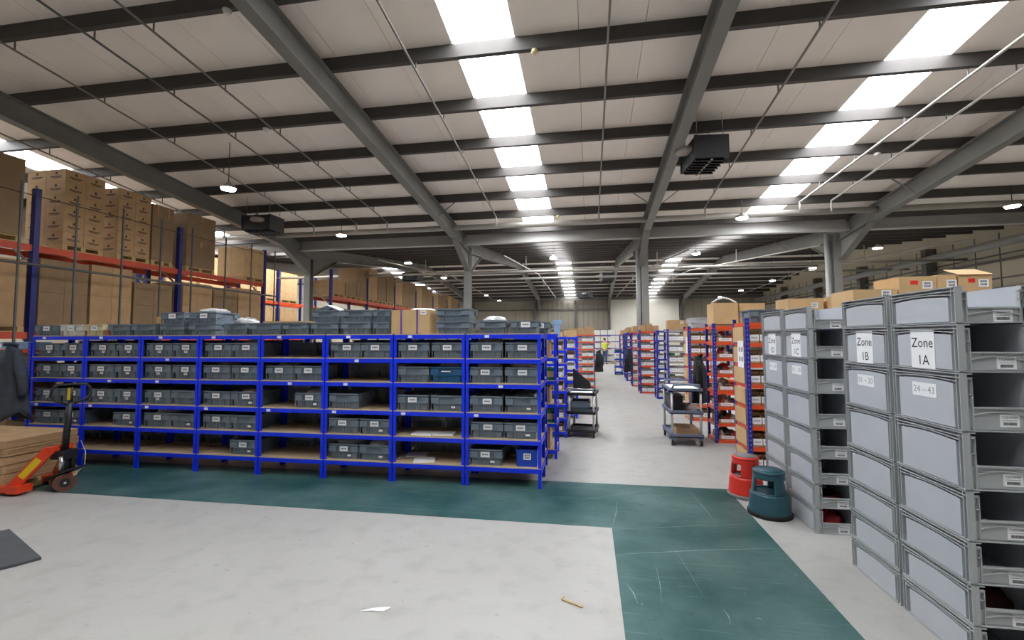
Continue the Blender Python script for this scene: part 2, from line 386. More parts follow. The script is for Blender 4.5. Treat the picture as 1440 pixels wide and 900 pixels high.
# ---------------------------------------------------------------- conduits below the roof
cd_x = [(-11.6, 'above the pallet racking'), (-8.43, 'left of the hanging heater'), (-7.0, 'above the leftmost lamp row'), (-6.0, 'right of the leftmost lamp row'),
        (-2.62, 'left of the bright central roof light'), (.32, 'right of the bright central roof light'), (3.15, 'left of the right roof light'),
        (5.75, 'right of the right roof light'), (6.45, 'close to the right rafter')]
for x, t in cd_x:
    t0 = thing('conduit', 'thin grey conduit %s, running lengthwise' % t, 'conduit', group='conduits under the roof')
    xe = {5.75: 5.5, 6.45: 6.25}.get(x, x); xs = {5.75: 6.25, 6.45: 6.8}.get(x, x)
    pts = [(xs+(xe-xs)*(yy-RIDGE1)/9.5, yy, roofz(yy)-.35) for yy in (RIDGE1, 8, 12.9)]
    MB().tube(pts, .018 if x < 5 else .026, 6).build('pipe', (COND if x != -7.0 else STEEL) if x < 5 else LIGHTG, t0)
    for yy in (5.3, 6.6, 8.0, 9.3, 10.7, 12): MB().tube([(xs+(xe-xs)*(yy-RIDGE1)/9.5, yy, roofz(yy)-.35), (xs+(xe-xs)*(yy-RIDGE1)/9.5, yy, roofz(yy)-.22)], .012, 5).build('hanger', STEEL, t0)
    MB().tube([(xe, 12.9, roofz(12.9)-.35), (xe, 12.9, 5.02)], .025, 6).build('drop', LIGHTG, t0)
for x, x2, t in ((3.4, 2.2, 'left of the far roof light'), (7.5, 3.4, 'sloping below the far roof light'), (11.6, 11.4, 'beside the right lamp row'), (-7.9, -7.9, 'in the far left bay'), (-3.0, -2.6, 'left of the far centre roof light')):
    t0 = thing('conduit', 'thin pale conduit in the far bay, %s' % t, 'conduit', group='conduits under the roof')
    MB().tube([(x, 16.2, 4.75), ((x+x2)/2, 26, 5.4), (x2, 37, 5.0)], .03, 6).build('pipe', LIGHTG, t0)
    for q in (.25, .6): 
        xx = x+(x2-x)*q; MB().tube([(xx, 16.2+20.8*q, 5.0), (xx, 16.2+20.8*q, 5.65)], .02, 5).build('hanger', LIGHTG, t0)
# ---------------------------------------------------------------- LED high-bay lamps
def lamp(loc, label, proto=[None]):
    if proto[0] is None:
        t = thing('high_bay_lamp', label, 'lamp', loc, group='hanging LED lamps')
        MB().lathe([(.15,.03),(.16,.05),(.13,.09),(.06,.11),(.04,.16)], 20).build('housing', LIGHTG, t)
        MB().lathe([(.02,0),(.13,.0),(.145,.03)], 20).build('lens', LED, t)
        MB().tube([(0,0,.16),(0,0,1.0)], .008, 5).build('cord', BLACK, t)
        proto[0] = t
    else:
        t = copy_tree(proto[0]); t.location = loc; t['label'] = label
    for c in t.children:
        if c.name.startswith('cord'):
            c.scale.z = 1; top = roofz(loc[1])-loc[2]-.2
            c.scale.z = top/1.0
    return t
ys = [8.36, 12.83, 18.1, 22.9, 27.6, 33.0, 38.0]
for i, yv in enumerate(ys): lamp((-7.45, yv, 4.9), 'white LED lamp, %s back in the hanging row nearest the racking' % ORD[i])
for i, yv in enumerate(ys[1:3]): lamp((4.05, yv, 4.9), 'white LED lamp, %s back beside the right roof light' % ORD[i])
for i, yv in enumerate(ys[1:]): lamp((10.2, yv, 4.9), 'white LED lamp, %s back in the row near the right wall' % ORD[i])
for i, yv in enumerate(ys[2:3]): lamp((-1.35, yv, 4.9), 'white LED lamp under the central roof light beyond the columns')
# ---------------------------------------------------------------- heaters
def heater(loc, rz, label, small=False):
    t = thing('unit_heater', label, 'heater', loc, rz, 'roof hung unit heaters')
    b = MB().box(-.3,.3,-.42,.42,0,.42).box(-.32,.32,-.44,-.42,-.01,.43).box(-.32,.32,.42,.44,-.01,.43)
    b.build('casing', mat('charcoal_casing', (58,58,60), .5, .2, var=.05), t)
    for k in range(6): MB().cbox((0,-.35+k*.14,-.03), (.56,.1,.02), (Vector((1,0,0)), Vector((0,.8,.6)), Vector((0,-.6,.8)))).build('louvre', BLACK, t)
    MB().box(-.02,.02,-.44,.44,-.05,-.035).build('louvre_bar', GSTEEL, t)
    MB().lathe([(.05,0),(.18,.02),(.18,.1),(.05,.12)], 16, (-.38,-.1,.2)).build('fan_housing', LIGHTG, t)
    for sx in (-.25,.25):
        for sy in (-.35,.35): MB().tube([(sx,sy,.42),(sx*.9,sy,.98)], .008, 5).build('hanger_rod', CHROME, t)
    return t
heater((2.28, 9.35, 5.15), .1, 'charcoal louvred heater hung beside the rafter right of centre')
heater((-9.25, 11.7, 4.85), 1.6, 'charcoal heater with fan hung beside the left rafter')
heater((1.0, 25.5, 4.85), .2, 'dark heater hung in the far bay beside the aisle column')
heater((-.2, 33, 4.6), 1.2, 'small dark heater hung high near the far wall')
heater((-9.0, 22.5, 4.75), 1.4, 'dark heater hung above the far end of the racking')
# smoke detectors on purlins
dm = MB().lathe([(.05,0),(.055,-.03),(.03,-.06)], 12).mesh('smoke_detector', mat('cream_detector', (206,190,140), .5, var=.03))
dm2 = MB().lathe([(.06,0),(.06,-.02),(.035,-.06)], 12).mesh('smoke_detector', TOTEW)
for me, x, pi, t in ((dm, -.75, 6.62, 'beside the central roof light'), (dm2, -4.8, 5.265, 'with red cable near the left rafter'), (dm2, -6.3, 7.975, 'left of the first rafter'), (dm, -.85, 13.395, 'low beside the central roof light'), (dm2, 6.1, 10.685, 'right of the right roof light')):
    tag(obj('smoke_detector', me, None, (x, pi, roofz(pi)-PD)), 'small round detector on a purlin '+t, 'detector', 'roof detectors')
# ================================================================ BUILDERS
_cache = {}
def cached(key, fn):
    if key not in _cache: _cache[key] = fn()
    return _cache[key]
def shell(b, w, d, h, tp, th):
    """open-top tapered tub, origin at front-left-bottom"""
    o0 = [(tp,tp,0),(w-tp,tp,0),(w-tp,d-tp,0),(tp,d-tp,0)]; o1 = [(0,0,h),(w,0,h),(w,d,h),(0,d,h)]
    i1 = [(th,th,h),(w-th,th,h),(w-th,d-th,h),(th,d-th,h)]; i0 = [(tp+th,tp+th,th),(w-tp-th,tp+th,th),(w-tp-th,d-tp-th,th),(tp+th,d-tp-th,th)]
    fs = [(0,3,2,1)]
    for k in range(4):
        n = (k+1) % 4
        fs += [(k, n, 4+n, 4+k), (4+k, 4+n, 8+n, 8+k), (8+k, 8+n, 12+n, 12+k)]
    fs.append((12,13,14,15))
    b.add(o0+o1+i1+i0, fs)
def tote_mesh(w, d, h, m):
    def mk():
        b = MB(); q = .018
        b2 = MB(); shell(b2, w-2*q, d-2*q, h-.004, .010, .010); b.add([(x+q, y+q, z) for x, y, z in b2.v], b2.f)
        # overhanging rim
        b.box(0, w, 0, q+.008, h-.016, h).box(0, w, d-q-.008, d, h-.016, h).box(0, q+.008, q+.008, d-q-.008, h-.016, h).box(w-q-.008, w, q+.008, d-q-.008, h-.016, h)
        for x0, x1 in ((.002, w*.25), (w*.75, w-.002)):   # deep corner blocks with a ledge
            b.box(x0, x1, .003, q+.006, h*.50, h-.026); b.box(x0, x1, d-q-.006, d-.003, h*.50, h-.026)
            b.box(x0, x1, -.001, q+.006, h*.47, h*.51)
            for xx in (x0, x1-.006): b.box(xx, xx+.006, .008, q+.008, .008, h*.47)
        b.box(w*.25, w*.75, .006, q+.008, h*.80, h*.84)
        for k in range(5):
            xx = w*.30+k*w*.40/4; b.box(xx-.003, xx+.003, .009, q+.01, .008, h*.44)
        b.box(w*.25, w*.75, .008, q+.008, h*.44, h*.47)
        for y0, y1 in ((.002, d*.25), (d*.75, d-.002)):
            for x0, x1 in ((.003, q+.006), (w-q-.006, w-.003)): b.box(x0, x1, y0, y1, h*.5, h-.026)
        return b.mesh('tote', m)
    return cached(('tote', w, d, h, m.name), mk)
def card_mesh(w, h, seed=0, lines=1, ink=None):
    """white stuck-on card (lies in x-z, faces -y) with a row of small printed characters"""
    def mk():
        b = MB(); b.box(-w/2, w/2, -.0012, 0, -h/2, h/2); b.cur = 1; rnd = random.Random(seed)
        for l in range(lines):
            x = -w*.32; zc = (h*.0 if lines == 1 else h*.2-l*h*.38)
            while x < w*.3:
                cw = w*rnd.uniform(.06, .11); b.box(x, x+cw*.75, -.0018, -.0011, zc-h*.13, zc+h*.13); x += cw+w*.025
        return b.mesh('label_card', PAPER, ink or INK)
    return cached(('card', w, h, seed, lines, ink), mk)
def tote(loc, label, w=.405, d=.46, h=.19, m=TOTE, card=True, tags=False, group='slate totes on the blue shelving', rz=0, seed=0):
    t = thing('tote', label, 'tote', loc, rz, group)
    obj('body', tote_mesh(w, d, h, m), t)
    if card: obj('label_card', card_mesh(.112, .064, seed % 3), t, (w*.5+random.uniform(-.02, .02), .0055, h*.68))
    if card and tags == 2: obj('label_card', card_mesh(.05, .03, 1), t, (w*.5, .0075, h*.36))
    if tags and tags != 2: obj('barcode_sticker', cached('bst', lambda: MB().box(-.025,.025,-.001,0,-.012,.012).mesh('barcode_sticker', PAPER)), t, (w*.7, .0085, h*.25))
    return t
def blob_mesh(seed, m, w, d, h):
    def mk():
        r = random.Random(seed); b = MB(); n, k = 14, 6; prof = []
        for i in range(k+1):
            a = math.pi/2*i/k; prof.append((max(0, math.cos(a))**.5+.02, math.sin(a)))
        b.lathe(prof, n)
        b.v = [(x*w/2*(1+r.uniform(-.25,.2)), y*d/2*(1+r.uniform(-.25,.2)), z*h*(1+r.uniform(-.3,.3))) if z > .01 else (x*w/2, y*d/2, 0) for x, y, z in b.v]
        return b.mesh('goods', m)
    return cached(('blob', seed, m.name, w, d, h), mk)
def goods(loc, label, m=MULTI, w=.2, d=.2, h=.06, seed=0, name='bagged_goods'):
    return tag(obj(name, blob_mesh(seed, m, w, d, h), None, loc, random.uniform(0, 3)), label, 'goods', 'loose goods on shelving')
def carton_mesh(w, d, h, m, kind=0):
    """closed carton, origin at front-left-bottom; seams as grooves between the four top flaps"""
    def mk():
        b = MB(); g = .004
        b.box(0, w, 0, d, 0, h-.004); b.box(0, w, 0, d/2-g/2, h-.004, h); b.box(0, w, d/2+g/2, d, h-.004, h)
        if kind == 1:   # printed mark on the four sides: a symbol over a text line
            b.cur = 1
            for nx in (.5,):
                for a0, a1, z0, z1 in ((.46,.54,.66,.80),(.42,.58,.60,.66),(.2,.8,.38,.45),(.28,.72,.29,.34)):
                    b.box(w*a0, w*a1, -.0015, 0, h*z0, h*z1)
                    b.box(w, w+.0015, d*a0, d*a1, h*z0, h*z1)
        return b.mesh('carton', m, PRINT)
    return cached(('carton', round(w,3), round(d,3), round(h,3), m.name, kind), mk)
def carton(loc, label, w, d, h, m=CARD, kind=0, group=None, tape=True, rz=0, label_card=False):
    o = obj('carton', carton_mesh(w, d, h, m, kind), None, loc, rz); tag(o, label, 'carton', group)
    if tape:
        tm = cached(('tape', round(w,3), round(d,3), round(h,3)), lambda: MB().box(-.002, w+.002, d/2-.025, d/2+.025, h-.001, h+.0015).box(w, w+.0018, d/2-.025, d/2+.025, h*.8, h).box(-.0018, 0, d/2-.025, d/2+.025, h*.8, h).mesh('tape', TAPE))
        obj('tape', tm, o)
    if label_card: obj('label_card', card_mesh(.08, .06, 1, 2), o, (w*.7, -.001, h*.75))
    return o
def pallet(loc, w, d, label):
    t = thing('pallet', label, 'pallet', loc, 0, 'wooden pallets')
    for k in range(5): MB().box(k*w/5+.015, (k+1)*w/5-.015, 0, d, .098, .12).build('deck_board', WOOD, t)
    for k in range(3): MB().box(0, w, k*(d-.09)/2, k*(d-.09)/2+.09, .02, .098).build('bearer', WOOD, t)
    for k in range(3): MB().box(k*(w-.1)/2, k*(w-.1)/2+.1, 0, d, 0, .02).build('bottom_board', WOOD, t)
    return t
# ================================================================ BLUE SHELVING, FRONT ROW
BW, BD, BY = .93, .50, 5.43
LV = [1.81, 1.51, 1.21, .86, .55, .225]
def blue_unit_parts(t, w, d, levels, H, um=BLUE, bm=BLUE, bh=.05):
    um_ = cached(('ang', H, um.name), lambda: MB().box(0,.037,0,.004,0,H).box(0,.004,.004,.037,0,H).mesh('upright', um))
    for sx in (0, 1):
        for sy in (0, 1):
            u = obj('upright', um_, t, (sx*(w-.014)+.007, sy*d, 0)); u.scale = (-1 if sx else 1, -1 if sy else 1, 1)
    def beam(): 
        return MB().box(.006, w-.006, .0, .003, -bh, 0).box(.006, w-.006, .003, .028, -.02, -.017).box(.006, w-.006, .003, .012, -bh, -bh+.003).mesh('beam', bm)
    bme = cached(('beam', w, bh, bm.name), beam)
    sde = cached(('sbeam', d, bh, bm.name), lambda: MB().box(0, .003, .006, d-.006, -bh, 0).mesh('side_beam', bm))
    brd = cached(('board', w, d), lambda: MB().box(.012, w-.012, -.0015, d+.0015, .0, .011).mesh('shelf_board', CHIP))
    for z in levels:
        obj('beam', bme, t, (0, -.003, z)); b2 = obj('beam', bme, t, (0, d+.003, z)); b2.scale.y = -1
        obj('side_beam', sde, t, (.003, 0, z)); s2 = obj('side_beam', sde, t, (w-.006, 0, z))
        obj('shelf_board', brd, t, (0, 0, z))
stick = MB().box(-.028,.028,-.0015,0,-.016,.016).mesh('shelf_sticker', PAPER)
units = []
for i in range(8):
    x0 = -.56-BW*(8-i)
    t = thing('shelving_unit', 'blue boltless shelving bay, %s from the left end of the front row' % ORD[i], 'shelving', (x0, BY, 0), group='front row of blue shelving')
    blue_unit_parts(t, BW, BD, LV, 1.815)
    obj('shelf_sticker', stick, t, (.22+.05*(i % 3), -.004, 1.787))
    for li in (3, 2, 1)[:1+i % 3]: obj('shelf_sticker', stick, t, (.14+.3*((i*li) % 3)/2, -.004, LV[li]-.026))
    units.append(x0)
for i in range(8):   # the row standing back to back behind it
    x0 = -.58-BW*(8-i)
    t = thing('shelving_unit', 'blue shelving bay back to back behind the %s bay from left' % ORD[i], 'shelving', (x0, BY+.54, 0), group='second row of blue shelving')
    blue_unit_parts(t, BW, BD, LV, 1.80)
SH = ['top', 'second', 'third', 'fourth', 'bottom']
# 1 labelled tote, 2 unlabelled, 0 none, 3 blue tote, r = only set back in the rear row
fill = [
 ['11','11','11','11','00'], ['11','11','11','01','00'], ['11','11','12','12','00'], ['11','11','11','12','01'],
 ['00','11','01','00','00'], ['11','00','20','11','12'], ['11','23','12','00','00'], ['11','11','12','11','10']]
ct = 0
for b in range(8):
    for s in range(5):
        for k in range(2):
            c = fill[b][s][k]; z = LV[s+1]+.012
            side = ('left', 'right')[k]
            if c in '12':
                ct += 1
                t = tote((units[b]+.055+k*.425+random.uniform(-.008,.008), BY+.025+random.uniform(0,.015), z), '', card=(c == '1'), tags=2 if b < 3 and s < 3 else (s > 1 and k == 1 or s == 4), seed=ct)
                t['label'] = '%s slate tote, %s shelf inside the %s blue bay from the left' % (side, SH[s], ORD[b])
            elif c == '3':
                t = tote((units[b]+.055+k*.42, BY+.03, z), 'mid blue tote with white print beside slate totes on blue shelving', m=TOTEB, card=False)
                MB().box(.14,.26,.004,.0055,.128,.142).build('printed_name', PAPER, t)
            if c in '123':
                tote((units[b]+.06+k*.42, BY+.56, z), 'dark rear tote above the front one, %s, %s shelf, back of %s blue bay' % (side, SH[s], ORD[b]), card=False, h=.225, group='totes in the rear row')
            else:   # see through to a tote in the rear row
                t = tote((units[b]+.06+k*.42+random.uniform(-.02,.02), BY+.56, z), 'dark tote set back, %s side, %s shelf behind the %s blue bay' % (side, SH[s], ORD[b]), card=False, group='totes in the rear row')
# blue storage box on the bottom shelf at the right end, loose papers
t = thing('storage_box', 'bright blue plastic box on the bottom shelf at the right end', 'box', (units[7]+.62, BY+.05, LV[5]+.012))
bm_ = MB(); shell(bm_, .25, .4, .2, .004, .008); bm_.box(-.004,.254,-.004,.0,.185,.2).build('body', BLUEBOX, t)
obj('label_card', card_mesh(.09, .075, 2, 2), t, (.13, -.005, .12))
for k, (bx, bz, y) in enumerate(((units[6]+.35, LV[4], .05), (units[6]+.62, LV[4], .08), (units[6]+.2, LV[5], .27), (units[6]+.4, LV[5], .03))):
    tag(MB().box(-.13,.13,0,.2,0,.018).build('paper_stack', PAPER, None, (bx, BY+y, bz+.012), .1*k), 'flat white paper stack, %s from left on the bare shelves of seventh bay' % ORD[k], 'paper', 'paper on the shelves')
gi = 0
for b, s, k, m, h in ((1,0,1,DARKGOODS,.05),(1,2,0,DARKGOODS,.05),(1,2,1,DARKGOODS,.05),(2,3,0,BAG,.05),(2,2,0,DARKGOODS,.04),(3,0,1,BAG,.04),(3,1,0,MULTI,.04),(3,2,1,MULTI,.03),(4,2,1,BAG,.03),(4,1,0,MULTI,.05),(6,1,1,MULTI,.05),(6,1,0,DARKGOODS,.04),(7,0,0,MULTI,.06),(7,1,0,BAG,.06),(7,1,1,MULTI,.07),(7,2,0,DARKGOODS,.06),(7,2,1,DARKGOODS,.06),(5,3,0,DARKGOODS,.03),(5,4,0,BAG,.05),(5,4,1,BAG,.05),(0,2,0,DARKGOODS,.04),(0,1,1,DARKGOODS,.04)):
    gi += 1
    goods((units[b]+.26+k*.425, BY+.25, LV[s+1]+.165), 'loose bagged goods in the %s tote, %s shelf, %s blue bay' % (('left','right')[k], SH[s], ORD[b]), m, .32, .36, h+.03, gi % 6)
# ---- things standing on top of the front row
TZ = LV[0]+.012
def top_tote(x0, x1, label, y=.03, z=TZ, h=.155, m=TOTE, card=False, d=.44):
    return tote((x0, BY+y, z), label, w=round(x1-x0, 2), d=d, h=h, m=m, card=card, group='totes on top of the blue shelving', seed=int(abs(x0*10)))
top_tote(-8.02,-7.6,'labelled slate tote on top of the blue row, leftmost of all',card=True)
top_tote(-7.56,-7.17,'white plastic tote on top of the blue row',m=TOTEW,card=True)
top_tote(-7.15,-6.83,'cream plastic tote on top of blue row beside the white tote',m=TOTEC,card=True)
top_tote(-6.74,-6.38,'slate tote on top of blue row just right of orange bottle')
top_tote(-6.35,-5.97,'slate tote between orange bottle and first two-high totes, under carton')
pairs = [(-5.88,-5.5,'leftmost two-high pair',1),(-5.42,-5.0,'second two-high pair, bags on top',1),(-3.58,-3.2,'two-high pair under a white paper tent',0),(-3.16,-2.75,'two-high pair right of the paper tent',0),(-2.71,-2.49,'narrow two-high pair left of strapped carton',0),(-1.88,-1.45,'two-high pair right of the strapped carton',0)]
for a, c, n, cd_ in pairs:
    top_tote(a, c, 'lower slate tote, %s on the blue row' % n)
    top_tote(a+.005, c+.005, 'upper slate tote, %s on the blue row' % n, z=TZ+.157, card=bool(cd_))
top_tote(-4.87,-4.53,'slate tote with a white bag on top, right of pairs')
top_tote(-4.49,-4.03,'slate tote left of the tote under a flat cardboard sheet')
top_tote(-3.99,-3.63,'slate tote under the flat cardboard sheet on the blue row')
top_tote(-1.34,-.99,'slate tote with white paper on top, near the right end')
top_tote(-.94,-.6,'open labelled slate tote at right end of the blue row',card=True)
top_tote(-.76,-.5,'labelled slate tote set back behind the right end upright',y=.56,card=True)
# cartons, bags, sheet and bottle on the row top
c = carton((-2.45, BY+.0, TZ), 'pale carton with two violet straps on top of the blue shelving', .5, .42, .3, CARD2, tape=False)
for x in (.13, .34): MB().box(x-.012,x+.012,-.002,.422,-.002,.0).box(x-.012,x+.012,-.003,-.0005,0,.302).box(x-.012,x+.012,-.003,.422,.3005,.302).build('strap', VIOLET, c)
obj('label_card', card_mesh(.075,.05,1,1), c, (.42,-.001,.265))
c = carton((-6.12, BY+.2, TZ+.168), 'small open carton resting on a slate tote, left of first pair', .3, .25, .1, CARD2, label_card=True, tape=False)
tag(MB().box(0,.62,0,.3,0,.018).build('cardboard_sheet', CARD2, None, (-4.3, BY+.06, TZ+.16)), 'flat pale cardboard sheet lying on two totes', 'cardboard')
b = MB(); b.prism([(-.17,0),(0,.07),(.17,0),(.165,0),(0,.062),(-.165,0)], 'y', 0, .2)
tag(b.build('paper_tent', PAPER, None, (-3.39, BY+.08, TZ+.317)), 'white folded paper tent on a two-high tote pair', 'paper')
goods((-4.7, BY+.25, TZ+.16), 'white poly bag heaped on a low slate tote', BAG, .28, .3, .07, 2)
goods((-5.2, BY+.25, TZ+.317), 'pale poly bag on the second two-high tote pair', BAG, .36, .34, .05, 3)
goods((-1.16, BY+.22, TZ+.16), 'white crumpled paper on tote near the right end', PAPER, .26, .3, .05, 4)
goods((-2.15, BY+.3, TZ+.305), 'white paper lying on the strapped carton', PAPER, .3, .2, .03, 5)
t = thing('spray_bottle', 'orange bottle with black cap between totes on the blue row', 'bottle', (-6.79, BY+.12, TZ))
MB().lathe([(.045,0),(.045,.08),(.02,.1)], 14).build('bottle_body', ORANGE, t); MB().lathe([(.022,.1),(.025,.14),(.01,.15)], 12).build('cap', BLACK, t)
# ================================================================ GREY EURO BINS (stacks on the right)
EW, ED = .375, .56
def euro_mesh(h):
    def mk():
        b = MB(); W, D = EW, ED; t = .038
        b.box(t, W-t, t, D-t, .0, .012)
        b.box(t, t+.006, .012, D-t, 0, h-.004); b.box(W-t-.006, W-t, .012, D-t, 0, h-.004); b.box(t, W-t, D-t-.006, D-t, 0, h-.004)
        fh = h*.40
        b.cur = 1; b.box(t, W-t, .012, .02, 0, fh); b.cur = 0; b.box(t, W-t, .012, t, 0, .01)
        # raised plain panels on both long sides and the back
        def arch(q): return h-.062+.011*math.sin(math.pi*q)
        n = 8
        for x0, x1 in ((.007, t), (W-t, W-.007)):
            ya, yb = .056, D-.056
            b.prism([(ya, .010), (yb, .010)]+[(yb+(ya-yb)*k/n, arch(k/n)) for k in range(n+1)], 'x', x0, x1)
        b.prism([(.056, .010), (W-.056, .010)]+[(W-.056-(W-.112)*k/n, arch(k/n)) for k in range(n+1)], 'y', D-t, D-.007)
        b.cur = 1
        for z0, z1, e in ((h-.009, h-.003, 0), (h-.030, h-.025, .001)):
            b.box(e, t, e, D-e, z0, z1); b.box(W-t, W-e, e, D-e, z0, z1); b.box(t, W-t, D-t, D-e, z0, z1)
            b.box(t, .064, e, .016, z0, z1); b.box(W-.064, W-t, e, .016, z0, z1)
        for x0, x1 in ((.002, t), (W-t, W-.002)):   # arched ridge under the rim
            for k in range(n):
                ya, yb = .03+(D-.06)*k/n, .03+(D-.06)*(k+1)/n
                za, zb = arch(k/n)+.011, arch((k+1)/n)+.011
                b.add([(x0,ya,za),(x1,ya,za),(x1,yb,zb),(x0,yb,zb),(x0,ya,za+.005),(x1,ya,za+.005),(x1,yb,zb+.005),(x0,yb,zb+.005)],
                      [(0,3,2,1),(4,5,6,7),(0,1,5,4),(1,2,6,5),(2,3,7,6),(3,0,4,7)])
        for yy in (.0, .024, D-.029, D-.005):   # corner ribs
            b.box(.002, t, yy, yy+.005, 0, h-.010); b.box(W-t, W-.002, yy, yy+.005, 0, h-.010)
        b.box(.0, t, .0, D, 0, .006); b.box(W-t, W, 0, D, 0, .006); b.box(t, W-t, D-t, D, 0, .006); b.box(t, W-t, 0.0, .02, 0, .007)
        for xx in (.03, W-.035): b.box(xx, xx+.005, D-t, D-.002, 0, h-.01)
        for s in (0, 1):   # front corner posts with ledges
            x0, x1 = (.022, .064) if s == 0 else (W-.064, W-.022)
            b.box(x0, x1, .018, .024, 0, h-.032)
            b.box(x0, x1, .002, .018, h*.62, h*.62+.005)
            xe = x1-.004 if s == 0 else x0
            b.box(xe, xe+.004, .002, .018, 0, h-.032); b.box(x0, x1, .002, .018, h-.037, h-.032)
        b.box(.064, W-.064, .002, .026, fh-.003, fh+.005)
        for k in range(n):
            xa, xb = .064+(W-.128)*k/n, .064+(W-.128)*(k+1)/n
            za = fh-.042+.02*math.sin(math.pi*k/n); zb = fh-.042+.02*math.sin(math.pi*(k+1)/n)
            b.add([(xa,.002,za),(xa,.012,za),(xb,.012,zb),(xb,.002,zb),(xa,.002,za+.005),(xa,.012,za+.005),(xb,.012,zb+.005),(xb,.002,zb+.005)],
                  [(0,1,2,3),(4,7,6,5),(0,4,5,1),(1,5,6,2),(2,6,7,3),(3,7,4,0)])
        return b.mesh('euro_bin', EURO, EURO_SHADE)
    return cached(('euro', h), mk)
def bin_card():
    def mk():
        w, h = .092, .066; b = MB().box(-w/2, w/2, -.001, 0, -h/2, h/2); b.cur = 1
        r = random.Random(3); x = -.03
        while x < .03: 
            ww = r.uniform(.0012, .003); b.box(x, x+ww, -.0016, -.0009, -.024, -.008); x += ww+.0016
        b.box(-.034, .034, -.0016, -.0009, .001, .0025)
        me = b.mesh('barcode_card', PAPER, INK); return me
    return cached('bincard', mk)
tz_m = text_mesh('code_text', 'TAZA040F', .0165, INK)
FRONTM = Matrix(((1,0,0),(0,0,-1),(0,1,0)))   # text facing -y
SIDEM = Matrix(((0,0,-1),(-1,0,0),(0,1,0)))   # text facing -x
def put_text(me, name, parent, loc, R3):
    o = obj(name, me, parent); o.matrix_local = Matrix.Translation(loc) @ R3.to_4x4(); return o
ZB = [0, .225, .44, .665, .935, 1.25, 1.57, 1.84, 2.05]
def zone_paper(t, s1, s2, s3, h):
    p = MB().box(-.0015, 0, -.1, .1, .0, .235).build('zone_card', PAPER, t, (.006, ED*.5, h-.268))
    put_text(text_mesh('lettering', s1, .085, INK), 'lettering', p, (-.0025, 0, .155), SIDEM)
    put_text(text_mesh('lettering', s2, .085, INK), 'lettering', p, (-.0025, -.005, .05), SIDEM)
def range_paper(t, s, h):
    p = MB().box(-.0015, 0, -.1, .1, 0, .082).build('range_card', PAPER, t, (.006, ED*.5, h-.165))
    put_text(text_mesh('lettering', s, .058, FADE), 'lettering', p, (-.0025, 0, .041), SIDEM)
rows = [  # (x, y front, faces camera?, zone, range, description)
 (2.0, 2.895, True, ('Zone','1A'), '24 \u2013 43', 'in the nearest stack, marked Zone 1A'),
 (2.0, 3.485, False, ('Zone','1B'), '01 \u2013 20', 'in the plain-sided stack marked Zone 1B'),
 (1.995, 4.61, True, ('Zone','1C'), '01 \u2013 20', 'in the stack right behind the teal stool'),
 (1.995, 5.2, False, ('Zone','1D'), '01 \u2013 20', 'in the far stack, beside the racks with red stool'),
 (2.40, 2.895, True, None, None, 'in the stack at the right picture edge'),
 (2.395, 4.61, True, None, None, 'in the stack just right of the teal stool stack')]
for x, y, front, zn, rg, ds in rows:
    for k in range(8):
        h = ZB[k+1]-ZB[k]
        jx, jy = random.uniform(-.003,.003), random.uniform(-.003,.003)
        o = 7-k
        t = thing('euro_bin', 'grey open-front bin, %s from top %s' % (ORD[o], ds), 'bin', (x+jx, y+jy, ZB[k]+.001), group='stacked grey picking bins')
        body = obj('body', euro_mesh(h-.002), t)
        if not front: body.rotation_euler.z = math.pi; body.location = (EW, ED, 0)
        else:
            cp = obj('barcode_card', bin_card(), t, (.235, .0115, h*.19))
            put_text(tz_m, 'code_text', cp, (0, -.0018, .018), FRONTM)
        if zn and k == 6: zone_paper(t, zn[0], zn[1], None, h)
        if zn and k == 5: range_paper(t, rg, h)
goods((2.19, 4.83, .012), 'red bagged goods in the lowest bin behind the teal stool', REDGOODS, .18, .24, .12, 1)
goods((2.2, 4.85, ZB[1]+.013), 'dark red goods in second lowest bin behind teal stool', DARKRED, .22, .26, .07, 2)
goods((2.22, 3.15, ZB[1]+.013), 'dark red goods in a low bin of the nearest stack', DARKRED, .22, .28, .09, 3)
# cartons standing further back, seen over the bins
for x, y, z, w, d, h, l, rz in (
  (2.42, 4.68, 2.053, .36, .4, .15, 'low flat carton above the bins, leftmost over the nearest stacks', 0),
  (2.80, 4.68, 2.053, .30, .38, .26, 'brown carton with red mark above bins, left of three', 0),
  (3.105, 4.68, 2.053, .15, .38, .27, 'narrow brown carton with white label above bins', 0),
  (3.27, 4.68, 2.053, .26, .36, .27, 'brown carton with raised flap above the nearest bins', 0),
  (2.60, 6.55, 1.965, .43, .4, .31, 'plain brown carton above the far grey bins', 0),
  (3.08, 6.55, 1.965, .4, .4, .32, 'brown carton with white label above the far grey bins', 0)):
    c = carton((x, y, z), l, w, d, h, CARD2, tape=False)
    obj('label_card', card_mesh(.08,.07,1,2), c, (w*.75,-.001,h*.7))
    if 'red mark' in l or 'raised' in l: MB().box(w*.3,w*.5,-.002,0,h*.72,h*.86).build('red_mark', RED, c)
    if 'raised' in l: MB().cbox((w/2, .08, h+.03), (w, .2, .004), (Vector((1,0,0)), Vector((0,.94,.34)), Vector((0,-.34,.94)))).build('flap', CARD2, c)
